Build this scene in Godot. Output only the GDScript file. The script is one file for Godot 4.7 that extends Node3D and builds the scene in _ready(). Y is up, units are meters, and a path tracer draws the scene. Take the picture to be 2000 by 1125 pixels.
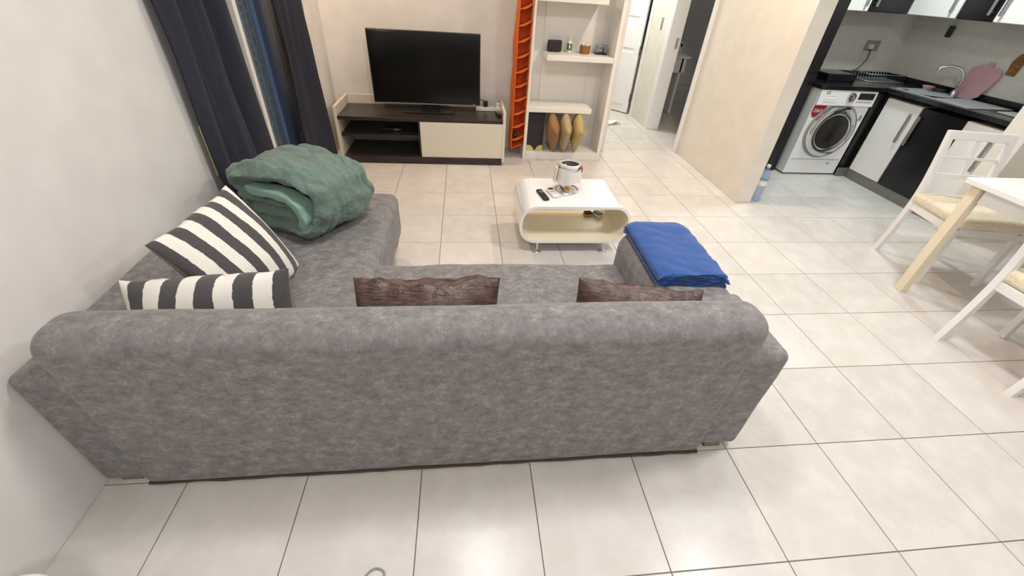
extends Node3D

const T := 0.41
var M := {}
var taken := {}

# ---------------------------------------------------------------- scene tree helpers
func numbered(called: String) -> String:
	var n: int = taken.get(called, 0)
	taken[called] = n + 1
	return called if n == 0 else "%s_%03d" % [called, n]

func thing(called: String, label: String, category: String, at := Vector3.ZERO, turn := 0.0, group := "") -> Node3D:
	var o := Node3D.new()
	o.name = numbered(called)
	add_child(o)
	o.position = at
	o.rotation.y = turn
	o.set_meta("label", label)
	o.set_meta("category", category)
	if group != "":
		o.set_meta("group", group)
	return o

func part(parent: Node, called: String, mesh: Mesh, mat: Material, at := Vector3.ZERO, rot := Vector3.ZERO, label := "") -> MeshInstance3D:
	var o := MeshInstance3D.new()
	o.name = called
	o.mesh = mesh
	o.material_override = mat
	parent.add_child(o, true)
	o.position = at
	o.rotation = rot
	if label != "":
		o.set_meta("label", label)
	return o

func single(called: String, mesh: Mesh, mat: Material, label: String, category: String, at := Vector3.ZERO, rot := Vector3.ZERO, group := "") -> MeshInstance3D:
	var o := part(self, numbered(called), mesh, mat, at, rot)
	o.set_meta("label", label)
	o.set_meta("category", category)
	if group != "":
		o.set_meta("group", group)
	return o

func struct(called: String, mesh: Mesh, mat: Material, at := Vector3.ZERO, label := "", category := "") -> MeshInstance3D:
	var o := part(self, numbered(called), mesh, mat, at)
	o.set_meta("kind", "structure")
	if label != "":
		o.set_meta("label", label)
		o.set_meta("category", category)
	return o

# ---------------------------------------------------------------- mesh helpers
func commit(v: PackedVector3Array, n: PackedVector3Array, uv: PackedVector2Array, ix: PackedInt32Array) -> ArrayMesh:
	var a := []
	a.resize(Mesh.ARRAY_MAX)
	a[Mesh.ARRAY_VERTEX] = v
	a[Mesh.ARRAY_NORMAL] = n
	a[Mesh.ARRAY_TEX_UV] = uv
	a[Mesh.ARRAY_INDEX] = ix
	var m := ArrayMesh.new()
	m.add_surface_from_arrays(Mesh.PRIMITIVE_TRIANGLES, a)
	return m

func smoothed(v: PackedVector3Array, ix: PackedInt32Array) -> PackedVector3Array:
	var acc := {}
	var keys: Array[Vector3i] = []
	keys.resize(v.size())
	for i in v.size():
		keys[i] = Vector3i((v[i] * 20000.0).round())
	for k in range(0, ix.size(), 3):
		var a := v[ix[k]]
		var fn := (v[ix[k + 2]] - a).cross(v[ix[k + 1]] - a)
		for j in 3:
			var key := keys[ix[k + j]]
			acc[key] = acc.get(key, Vector3.ZERO) + fn
	var n := PackedVector3Array()
	n.resize(v.size())
	for i in v.size():
		var q: Vector3 = acc.get(keys[i], Vector3.UP)
		n[i] = q.normalized() if q.length() > 1e-20 else Vector3.UP
	return n

func axis_list(h: float, r: float, seg: int, cell: float) -> PackedFloat32Array:
	var c := PackedFloat32Array()
	for i in range(seg, 0, -1):
		c.append(-(h - r) - r * tan(PI / 4.0 * i / seg))
	var n := maxi(1, int(round(2.0 * (h - r) / cell)))
	for i in n + 1:
		c.append(-(h - r) + 2.0 * (h - r) * i / n)
	for i in range(1, seg + 1):
		c.append((h - r) + r * tan(PI / 4.0 * i / seg))
	return c

# rounded box; warp: Callable(v, n) -> v
func rbox(size: Vector3, r := 0.004, seg := 1, cell := 100.0, warp = null) -> ArrayMesh:
	var h := size / 2.0
	r = minf(r, minf(h.x, minf(h.y, h.z)) * 0.98)
	var inner := h - Vector3.ONE * r
	var lists := [axis_list(h.x, r, seg, cell), axis_list(h.y, r, seg, cell), axis_list(h.z, r, seg, cell)]
	var v := PackedVector3Array()
	var n := PackedVector3Array()
	var uv := PackedVector2Array()
	var ix := PackedInt32Array()
	for ax in 3:
		for s in [-1.0, 1.0]:
			var ua: int = (ax + 1) % 3
			var va: int = (ax + 2) % 3
			var lu: PackedFloat32Array = lists[ua]
			var lv: PackedFloat32Array = lists[va]
			var base := v.size()
			for i in lu.size():
				for j in lv.size():
					var p := Vector3.ZERO
					p[ax] = s * h[ax]
					p[ua] = lu[i]
					p[va] = lv[j]
					var q := p.clamp(-inner, inner)
					var d := (p - q).normalized()
					v.append(q + d * r)
					n.append(d)
					uv.append(Vector2(lu[i], lv[j]))
			var w := lv.size()
			for i in lu.size() - 1:
				for j in w - 1:
					var a := base + i * w + j
					var b := a + w
					if s > 0:
						ix.append_array([a, b + 1, b, a, a + 1, b + 1])
					else:
						ix.append_array([a, b, b + 1, a, b + 1, a + 1])
	if warp != null:
		for i in v.size():
			v[i] = warp.call(v[i], n[i])
		n = smoothed(v, ix)
	return commit(v, n, uv, ix)

func box(x: float, y: float, z: float, r := 0.003) -> ArrayMesh:
	return rbox(Vector3(x, y, z), r)

# grid surface from Callable(u, v) -> Vector3, u and v in 0..1
func grid(nu: int, nv: int, f: Callable, flip := false) -> ArrayMesh:
	var v := PackedVector3Array()
	var uv := PackedVector2Array()
	var ix := PackedInt32Array()
	for i in nu + 1:
		for j in nv + 1:
			v.append(f.call(float(i) / nu, float(j) / nv))
			uv.append(Vector2(float(i) / nu, float(j) / nv))
	for i in nu:
		for j in nv:
			var a := i * (nv + 1) + j
			var b := a + nv + 1
			if flip:
				ix.append_array([a, b, b + 1, a, b + 1, a + 1])
			else:
				ix.append_array([a, b + 1, b, a, a + 1, b + 1])
	return commit(v, smoothed(v, ix), uv, ix)

# profile points (radius, height) from bottom to top on the outside
func lathe(profile: Array, sides := 24, squash := Vector2.ONE) -> ArrayMesh:
	var v := PackedVector3Array()
	var uv := PackedVector2Array()
	var ix := PackedInt32Array()
	var m := profile.size()
	for i in m - 1:                                   # each band with its own vertices: crisp where the profile turns sharply
		var base := v.size()
		for k in sides + 1:
			var a := TAU * k / sides
			for e in 2:
				var p: Vector2 = profile[i + e]
				v.append(Vector3(cos(a) * p.x * squash.x, p.y, sin(a) * p.x * squash.y))
				uv.append(Vector2(float(k) / sides, float(i + e) / (m - 1)))
		for k in sides:
			var a2 := base + k * 2
			ix.append_array([a2, a2 + 1, a2 + 3, a2, a2 + 3, a2 + 2])
	return commit(v, band_normals(v, ix, 0.7), uv, ix)

# smooth where neighbouring faces meet under about acos(limit), sharp elsewhere
func band_normals(v: PackedVector3Array, ix: PackedInt32Array, limit: float) -> PackedVector3Array:
	var at := {}
	var fn: Array[Vector3] = []
	for k in range(0, ix.size(), 3):
		var a := v[ix[k]]
		var q := (v[ix[k + 2]] - a).cross(v[ix[k + 1]] - a)
		fn.append(q)
		for j in 3:
			var key := Vector3i((v[ix[k + j]] * 20000.0).round())
			if not at.has(key):
				at[key] = []
			at[key].append(k / 3)
	var n := PackedVector3Array()
	n.resize(v.size())
	for k in range(0, ix.size(), 3):
		var mine := fn[k / 3].normalized()
		if mine == Vector3.ZERO:
			continue
		for j in 3:
			var sum := Vector3.ZERO
			for f in at[Vector3i((v[ix[k + j]] * 20000.0).round())]:
				if fn[f].normalized().dot(mine) > limit:
					sum += fn[f]
			n[ix[k + j]] = sum.normalized()
	for i in n.size():
		if n[i] == Vector3.ZERO:
			n[i] = Vector3.UP
	return n

func tube(path: Array, r: float, sides := 8, closed := false) -> ArrayMesh:
	var v := PackedVector3Array()
	var uv := PackedVector2Array()
	var ix := PackedInt32Array()
	var m := path.size()
	var up := Vector3.UP
	var rings := m + (1 if closed else 0)
	for i in rings:
		var p: Vector3 = path[i % m]
		var a: Vector3 = path[(i - 1 + m) % m] if (closed or i > 0) else p
		var b: Vector3 = path[(i + 1) % m] if (closed or i < m - 1) else p
		var d := (b - a).normalized()
		if absf(d.dot(up)) > 0.95:
			up = Vector3.RIGHT if absf(d.x) < 0.9 else Vector3.BACK
		var x := d.cross(up).normalized()
		var y := x.cross(d).normalized()
		up = y
		for k in sides + 1:
			var t := TAU * k / sides
			v.append(p + x * cos(t) * r + y * sin(t) * r)
			uv.append(Vector2(float(k) / sides, float(i) / m))
	for i in rings - 1:
		for k in sides:
			var q := i * (sides + 1) + k
			var w := q + sides + 1
			ix.append_array([q, w, w + 1, q, w + 1, q + 1])
	if not closed:
		for e in 2:
			var c := v.size()
			v.append(path[0] if e == 0 else path[m - 1])
			uv.append(Vector2.ZERO)
			var b0 := 0 if e == 0 else (m - 1) * (sides + 1)
			for k in sides:
				if e == 0:
					ix.append_array([c, b0 + k, b0 + k + 1])
				else:
					ix.append_array([c, b0 + k + 1, b0 + k])
	return commit(v, smoothed(v, ix), uv, ix)

func smooth_path(pts: Array, per := 8) -> Array:
	var out := []
	for i in pts.size() - 1:
		var p0: Vector3 = pts[maxi(i - 1, 0)]
		var p1: Vector3 = pts[i]
		var p2: Vector3 = pts[i + 1]
		var p3: Vector3 = pts[mini(i + 2, pts.size() - 1)]
		for k in per:
			out.append(p1.cubic_interpolate(p2, p0, p3, float(k) / per))
	out.append(pts[-1])
	return out

# flat shape in xy, thickness along z centred on 0
func prism(poly: PackedVector2Array, depth: float) -> ArrayMesh:
	if Geometry2D.is_polygon_clockwise(poly):
		poly.reverse()
	var st := SurfaceTool.new()
	st.begin(Mesh.PRIMITIVE_TRIANGLES)
	var tri := Geometry2D.triangulate_polygon(poly)
	for side in [1.0, -1.0]:
		for k in range(0, tri.size(), 3):
			var a := poly[tri[k]]
			var b := poly[tri[k + 1]]
			var c := poly[tri[k + 2]]
			var ccw := (b - a).cross(c - a) > 0
			var order := [a, c, b] if ccw == (side > 0) else [a, b, c]
			for p in order:
				st.set_normal(Vector3(0, 0, side))
				st.set_uv(p)
				st.add_vertex(Vector3(p.x, p.y, side * depth / 2))
	for i in poly.size():
		var a := poly[i]
		var b := poly[(i + 1) % poly.size()]
		var e := (b - a).normalized()
		st.set_normal(Vector3(e.y, -e.x, 0))
		var q := [Vector3(a.x, a.y, -depth / 2), Vector3(b.x, b.y, -depth / 2), Vector3(b.x, b.y, depth / 2), Vector3(a.x, a.y, depth / 2)]
		for k in [0, 2, 1, 0, 3, 2]:
			st.set_uv(Vector2(q[k].x, q[k].z))
			st.add_vertex(q[k])
	return st.commit()

func join(list: Array) -> ArrayMesh:
	var st := SurfaceTool.new()
	st.begin(Mesh.PRIMITIVE_TRIANGLES)
	for e in list:
		st.append_from(e[0], 0, e[1])
	return st.commit()

func at(x: float, y: float, z: float) -> Transform3D:
	return Transform3D(Basis.IDENTITY, Vector3(x, y, z))

func rounded_rect(w: float, h: float, r: float, k := 6) -> PackedVector2Array:
	var p := PackedVector2Array()
	for c in 4:
		var cx := (w / 2 - r) * (1 if c == 0 or c == 3 else -1)
		var cy := (h / 2 - r) * (1 if c < 2 else -1)
		for i in k + 1:
			var a := PI / 2 * (c + float(i) / k)
			p.append(Vector2(cx + cos(a) * r, cy + sin(a) * r))
	return p

func disc(r: float, k := 32) -> PackedVector2Array:
	var p := PackedVector2Array()
	for i in k:
		p.append(Vector2(cos(TAU * i / k), sin(TAU * i / k)) * r)
	return p

# cushion lying in the xy plane, thickness along z
func pillow(w: float, h: float, t: float, seed_no: int, crumple := 0.012, n := 40, sag := 0.0) -> ArrayMesh:
	var nz := noise(seed_no, 3.2, 3)
	var v := PackedVector3Array()
	var uv := PackedVector2Array()
	var ix := PackedInt32Array()
	for side in [1.0, -1.0]:
		var base := v.size()
		for i in n + 1:
			for j in n + 1:
				var a := sin((float(i) / n - 0.5) * PI * 0.98) / sin(0.49 * PI)
				var b := sin((float(j) / n - 0.5) * PI * 0.98) / sin(0.49 * PI)
				var full := pow(maxf((1 - a * a) * (1 - b * b), 0.0), 0.42)
				var x := w / 2 * a * (1 - 0.045 * (1 - b * b) * absf(a))
				var y := h / 2 * b * (1 - 0.045 * (1 - a * a) * absf(b))
				var z: float = side * t / 2 * full
				z += nz.get_noise_3d(x, y, side * 0.7) * crumple * (0.25 + full)
				z += sag * (a * a + b * b) * 0.5
				v.append(Vector3(x, y + nz.get_noise_2d(x * 2.0, 9.0) * crumple * 0.6, z))
				uv.append(Vector2((a + 1) / 2, (b + 1) / 2))
		for i in n:
			for j in n:
				var p := base + i * (n + 1) + j
				var q := p + n + 1
				if side > 0:
					ix.append_array([p, q + 1, q, p, p + 1, q + 1])
				else:
					ix.append_array([p, q, q + 1, p, q + 1, p + 1])
	# the two halves share the seam exactly
	return commit(v, smoothed(v, ix), uv, ix)

func noise(seed_no: int, freq: float, oct := 4) -> FastNoiseLite:
	var f := FastNoiseLite.new()
	f.noise_type = FastNoiseLite.TYPE_SIMPLEX_SMOOTH
	f.seed = seed_no
	f.frequency = freq
	f.fractal_octaves = oct
	return f

# ---------------------------------------------------------------- materials
func rgb(r: float, g: float, b: float) -> Color:
	return Color(r / 255.0, g / 255.0, b / 255.0)

func noise_tex(seed_no: int, freq: float, oct: int, colours: Array, size := 512, gain := 0.5) -> NoiseTexture2D:
	var n := noise(seed_no, freq, oct)
	n.fractal_gain = gain
	var t := NoiseTexture2D.new()
	t.width = size
	t.height = size
	t.seamless = true
	t.noise = n
	var g := Gradient.new()
	g.offsets = PackedFloat32Array([])
	var offs := PackedFloat32Array()
	var cols := PackedColorArray()
	for i in colours.size():
		offs.append(0.25 + 0.5 * i / maxf(1, colours.size() - 1))
		cols.append(colours[i])
	g.offsets = offs
	g.colors = cols
	t.color_ramp = g
	return t

func normal_tex(seed_no: int, freq: float, oct: int, strength: float, size := 512) -> NoiseTexture2D:
	var t := NoiseTexture2D.new()
	t.width = size
	t.height = size
	t.seamless = true
	t.noise = noise(seed_no, freq, oct)
	t.as_normal_map = true
	t.bump_strength = strength
	return t

func plain(c: Color, rough := 0.5, metal := 0.0) -> StandardMaterial3D:
	var m := StandardMaterial3D.new()
	m.albedo_color = c
	m.roughness = rough
	m.metallic = metal
	return m

func tri(m: StandardMaterial3D, metres: float, world := true, stretch := Vector3.ONE) -> StandardMaterial3D:
	m.uv1_triplanar = true
	m.uv1_world_triplanar = world
	m.uv1_scale = Vector3.ONE / metres * stretch
	return m

func textured(tex: Texture2D, metres: float, rough: float, world := true, stretch := Vector3.ONE) -> StandardMaterial3D:
	var m := plain(Color.WHITE, rough)
	m.albedo_texture = tex
	return tri(m, metres, world, stretch)

func with_normal(m: StandardMaterial3D, tex: Texture2D, scale: float) -> StandardMaterial3D:
	m.normal_enabled = true
	m.normal_texture = tex
	m.normal_scale = scale
	return m

func cloth(m: StandardMaterial3D, sheen := 0.4) -> StandardMaterial3D:
	m.rim_enabled = true
	m.rim = sheen
	m.rim_tint = 0.6
	return m

func make_materials() -> void:
	M.wall = textured(noise_tex(3, 0.01, 3, [rgb(226, 222, 219), rgb(231, 228, 225)]), 1.3, 0.75)
	with_normal(M.wall, normal_tex(5, 0.08, 3, 1.0), 0.06)
	M.wall_cream = textured(noise_tex(4, 0.01, 3, [rgb(228, 221, 210), rgb(232, 226, 216)]), 1.3, 0.75)
	M.ceiling = plain(rgb(238, 236, 232), 0.9)
	M.splash = textured(noise_tex(6, 0.02, 4, [rgb(220, 217, 208), rgb(226, 223, 215)]), 0.8, 0.35)
	M.grout = plain(rgb(122, 112, 102), 0.9)
	var tiles := []
	for k in 4:
		var d: float = [0, 3, -3, 1][k]
		var t := textured(noise_tex(20 + k, 0.007, 6, [rgb(208 + d, 203 + d, 197 + d), rgb(212 + d, 207 + d, 202 + d), rgb(216 + d, 212 + d, 207 + d)], 512, 0.68), [0.9, 1.15, 0.75, 1.0][k], 0.25)
		t.metallic_specular = 0.35
		tiles.append(t)
	M.tiles = tiles
	var sofa_tex := noise_tex(31, 0.010, 8, [rgb(101, 98, 98), rgb(121, 118, 118), rgb(127, 124, 124), rgb(152, 149, 149)], 1024, 0.9)
	M.sofa = cloth(textured(sofa_tex, 0.6, 1.0, true, Vector3(0.7, 1.0, 1.0)), 0.25)
	with_normal(M.sofa, normal_tex(33, 0.2, 4, 3.0), 0.25)
	M.hem = plain(rgb(78, 62, 54), 0.9)
	M.foot = plain(rgb(120, 110, 100), 0.6)
	M.white = plain(rgb(236, 233, 228), 0.35)
	M.white_matt = plain(rgb(233, 229, 222), 0.6)
	M.white_gloss = plain(rgb(240, 240, 240), 0.12)
	M.white_gloss.clearcoat_enabled = true
	M.white_gloss.clearcoat = 0.6
	M.white_gloss.clearcoat_roughness = 0.05
	M.table_lining = plain(rgb(238, 229, 206), 0.25)
	M.white_paint = plain(rgb(238, 236, 236), 0.4)
	M.ivory = plain(rgb(234, 222, 195), 0.45)
	M.cream_panel = plain(rgb(224, 217, 201), 0.35)
	M.wenge = textured(noise_tex(41, 0.01, 5, [rgb(38, 32, 30), rgb(54, 46, 43)], 512, 0.6), 0.5, 0.32, true, Vector3(0.25, 3.0, 3.0))
	M.black = plain(rgb(20, 19, 21), 0.25)
	M.black_soft = plain(rgb(30, 28, 30), 0.6)
	M.screen = plain(rgb(12, 11, 13), 0.16)
	M.granite = textured(noise_tex(42, 0.12, 4, [rgb(16, 16, 18), rgb(28, 28, 31), rgb(40, 40, 43)]), 0.4, 0.14)
	M.chrome = plain(rgb(214, 214, 216), 0.12, 1.0)
	M.steel = plain(rgb(186, 188, 188), 0.42, 0.75)
	M.sink = plain(rgb(168, 170, 170), 0.5, 0.35)
	M.alu = plain(rgb(170, 170, 168), 0.4, 0.8)
	M.bronze = plain(rgb(120, 96, 78), 0.4, 0.4)
	M.grey = plain(rgb(150, 152, 150), 0.5)
	M.kick = plain(rgb(128, 126, 120), 0.4, 0.3)
	M.curtain = cloth(textured(noise_tex(51, 0.05, 5, [rgb(38, 40, 53), rgb(46, 48, 61)], 512, 0.7), 0.3, 0.95), 0.0)
	with_normal(M.curtain, normal_tex(52, 0.15, 3, 2.0), 0.2)
	M.lining = plain(rgb(214, 200, 150), 0.9)
	M.comforter = cloth(textured(noise_tex(61, 0.02, 5, [rgb(96, 117, 109), rgb(108, 129, 120)], 512, 0.6), 0.4, 0.85), 0.25)
	with_normal(M.comforter, normal_tex(62, 0.02, 4, 8.0), 0.9)
	M.comforter_inside = cloth(textured(noise_tex(63, 0.02, 5, [rgb(128, 164, 148), rgb(140, 176, 160)], 512, 0.6), 0.4, 0.85), 0.25)
	M.blue = cloth(textured(noise_tex(64, 0.03, 6, [rgb(26, 68, 134), rgb(36, 82, 152)], 512, 0.7), 0.25, 0.95), 0.5)
	with_normal(M.blue, normal_tex(65, 0.12, 4, 4.0), 0.45)
	var crinkle := noise(71, 0.03, 5)
	crinkle.domain_warp_enabled = true
	crinkle.domain_warp_amplitude = 12.0
	var brown_t := noise_tex(72, 0.02, 6, [rgb(40, 27, 25), rgb(74, 54, 49), rgb(108, 84, 76)], 512, 0.65)
	M.brown = textured(brown_t, 0.35, 0.42, false, Vector3(0.5, 5.0, 1.0))
	with_normal(M.brown, normal_tex(73, 0.02, 5, 9.0), 0.8)
	M.gold = []
	for c in [[146, 110, 76], [176, 158, 120], [186, 164, 112]]:
		var g := textured(noise_tex(75 + M.gold.size(), 0.02, 4, [rgb(c[0] - 8, c[1] - 8, c[2] - 8), rgb(c[0] + 10, c[1] + 10, c[2] + 10)]), 0.3, 0.5, false)
		with_normal(g, normal_tex(78, 0.02, 3, 6.0), 0.5)
		M.gold.append(g)
	M.seat_cloth = cloth(textured(noise_tex(81, 0.02, 4, [rgb(222, 210, 184), rgb(228, 217, 192), rgb(238, 230, 210)]), 0.25, 0.8), 0.3)
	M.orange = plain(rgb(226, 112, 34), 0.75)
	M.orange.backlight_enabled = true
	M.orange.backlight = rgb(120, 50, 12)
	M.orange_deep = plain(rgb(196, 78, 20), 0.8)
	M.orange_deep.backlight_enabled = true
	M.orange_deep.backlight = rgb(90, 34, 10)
	M.glass = plain(Color(0.75, 0.85, 0.95, 0.12), 0.02)
	M.glass.transparency = BaseMaterial3D.TRANSPARENCY_ALPHA
	M.bottle = plain(Color(0.5, 0.68, 0.88, 0.32), 0.05)
	M.bottle.transparency = BaseMaterial3D.TRANSPARENCY_ALPHA
	M.dark_glass = plain(rgb(44, 42, 40), 0.12)
	M.dark_glass.metallic_specular = 0.3
	M.grille = plain(rgb(214, 222, 238), 0.5)
	M.leaf_reflection = plain(rgb(98, 120, 162), 0.3)  # bluish reflection in the door glass, painted as an opaque colour
	M.lamp = plain(Color.WHITE)
	M.red = plain(rgb(150, 22, 34), 0.4)
	M.pink = plain(rgb(206, 164, 172), 0.5)
	M.wood = textured(noise_tex(91, 0.01, 5, [rgb(120, 82, 44), rgb(156, 110, 62)]), 0.3, 0.5, false, Vector3(0.4, 3, 3))
	M.wicker = textured(noise_tex(92, 0.06, 3, [rgb(120, 84, 46), rgb(166, 124, 74)]), 0.06, 0.8, false)
	M.green = plain(rgb(70, 112, 66), 0.5)
	M.canvas = textured(noise_tex(93, 0.08, 3, [rgb(216, 212, 202), rgb(228, 225, 216)]), 0.06, 0.9, false)
	M.dark_brown = plain(rgb(44, 32, 30), 0.6)
	M.yellow = plain(rgb(206, 196, 110), 0.6)
	M.charcoal = plain(rgb(46, 40, 44), 0.75)
	M.cable = plain(rgb(40, 38, 38), 0.5)
	M.cable_grey = plain(rgb(140, 138, 146), 0.5)
	M.tissue = plain(rgb(240, 238, 234), 0.9)
	M.bristle = plain(rgb(190, 148, 76), 0.8)

func stripe_material(first_white: bool, count: float, seed_no: int) -> StandardMaterial3D:
	var s := 384
	var img := Image.create(s, s, false, Image.FORMAT_RGB8)
	var grain := noise(seed_no, 0.35, 2)
	var slow := noise(seed_no + 1, 0.03, 2)
	for x in s:
		for y in s:
			var u := float(x) / s + slow.get_noise_2d(x, y) * 0.004
			var band := int(floor(u * count + 0.35))
			var g := grain.get_noise_2d(x, y * 0.6)
			var c: Color
			if (band % 2 == 0) == first_white:
				c = rgb(231, 228, 220) * (1.0 + 0.03 * g)
			else:
				c = rgb(76, 73, 75) * (1.0 + 0.34 * g)
			img.set_pixel(x, y, c)
	var m := plain(Color.WHITE, 0.95)
	m.albedo_texture = ImageTexture.create_from_image(img)
	return cloth(m, 0.3)

# ---------------------------------------------------------------- lamps
func ceiling_lamp(called: String, label: String, x: float, z: float, y: float, r: float, c: Color, energy: float, glow: float, group := "") -> void:
	var t := thing(called, label, "ceiling light", Vector3(x, y, z), 0, group)
	part(t, "housing", lathe([Vector2(r * 0.9, -0.001), Vector2(r + 0.012, -0.001), Vector2(r + 0.012, -0.02), Vector2(r, -0.024), Vector2(r * 0.96, -0.012)], 32), M.white)
	var m := plain(Color.WHITE)
	m.emission_enabled = true
	m.emission = c
	m.emission_energy_multiplier = glow
	part(t, "diffuser", lathe([Vector2(0.0005, -0.014), Vector2(r * 0.97, -0.014)], 32), m)
	var l := AreaLight3D.new()
	l.name = "lamp_light"
	l.light_color = c
	l.light_energy = energy
	l.area_size = Vector2(r * 1.7, r * 1.7)
	l.area_range = 14.0
	l.area_attenuation = 2.0
	l.shadow_enabled = true
	t.add_child(l)
	l.position = Vector3(0, -0.03, 0)
	l.rotation_degrees.x = -90

func _ready() -> void:
	# camera
	var cam := Camera3D.new()
	cam.name = "camera"
	add_child(cam)
	cam.position = Vector3(-0.23398, 1.49840, 0.44225)
	cam.rotation = Vector3(-0.64798, -0.13730, 0.07117)
	cam.fov = 70.05
	cam.near = 0.02
	cam.current = true
	# dusk outside the sliding door
	var we := WorldEnvironment.new()
	we.name = "world_environment"
	var env := Environment.new()
	env.background_mode = Environment.BG_SKY
	var sky := Sky.new()
	var sm := ProceduralSkyMaterial.new()
	sm.sky_top_color = rgb(40, 62, 96)
	sm.sky_horizon_color = rgb(52, 82, 104)
	sm.ground_bottom_color = rgb(30, 44, 52)
	sm.ground_horizon_color = rgb(40, 62, 74)
	sm.sky_energy_multiplier = 0.4
	sm.ground_energy_multiplier = 0.4
	sky.sky_material = sm
	env.sky = sky
	env.tonemap_mode = Environment.TONE_MAPPER_LINEAR
	env.tonemap_exposure = 1.0
	env.sdfgi_enabled = true
	env.ssao_enabled = true
	env.ssil_enabled = true
	we.environment = env
	add_child(we)
	make_materials()
	# lamps of the flat, and an added fill lamp for the dark room
	var warm := Color(1.0, 0.92, 0.83)
	var mid := Color(1.0, 0.99, 0.98)
	var cool := Color(0.92, 0.98, 1.0)
	ceiling_lamp("ceiling_light", "round white ceiling light above the sofa", -0.1, -0.95, 2.6, 0.15, mid, 2.2, 4.0)
	ceiling_lamp("ceiling_light", "large round white ceiling light by the front wall", 0.1, 1.5, 2.6, 0.27, mid, 3.1, 4.0)
	ceiling_lamp("ceiling_light", "round white ceiling light before the dining table", 1.7, -0.7, 2.6, 0.17, mid, 2.8, 4.0)
	ceiling_lamp("downlight", "small warm ceiling downlight over the curtains", -1.2, -3.2, 2.6, 0.06, Color(1.0, 0.88, 0.74), 2.3, 14.0)
	ceiling_lamp("downlight", "small warm ceiling downlight before the white shelf unit", 1.55, -2.8, 2.6, 0.06, warm, 2.5, 14.0)
	ceiling_lamp("ceiling_light", "round cool white ceiling light in the kitchen", 3.1, -2.95, 2.6, 0.16, cool, 2.8, 6.0)
	ceiling_lamp("ceiling_light", "round white ceiling light in the hallway", 1.72, -5.2, 2.6, 0.14, Color(0.98, 1.0, 0.97), 2.8, 6.0)
	ceiling_lamp("ceiling_light", "added unseen fill lamp in the dark room", 3.5, -6.3, 2.6, 0.14, Color(1.0, 0.97, 0.98), 0.13, 0.6)  # added to lift the dark room to grey; no known fixture there
	build_shell()
	build_window()
	build_hall()
	build_sofa()
	build_coffee_table()
	build_tv_corner()
	build_shelf_unit()
	build_organizer()
	build_kitchen()
	build_dining()
	build_small_things()

# ---------------------------------------------------------------- the shell
func wall_box(called: String, x0: float, x1: float, z0: float, z1: float, y0 := 0.0, y1 := 2.6, m: Material = null) -> MeshInstance3D:
	return struct(called, box(x1 - x0, y1 - y0, z1 - z0, 0.004), M.wall if m == null else m, Vector3((x0 + x1) / 2, (y0 + y1) / 2, (z0 + z1) / 2))

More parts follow.
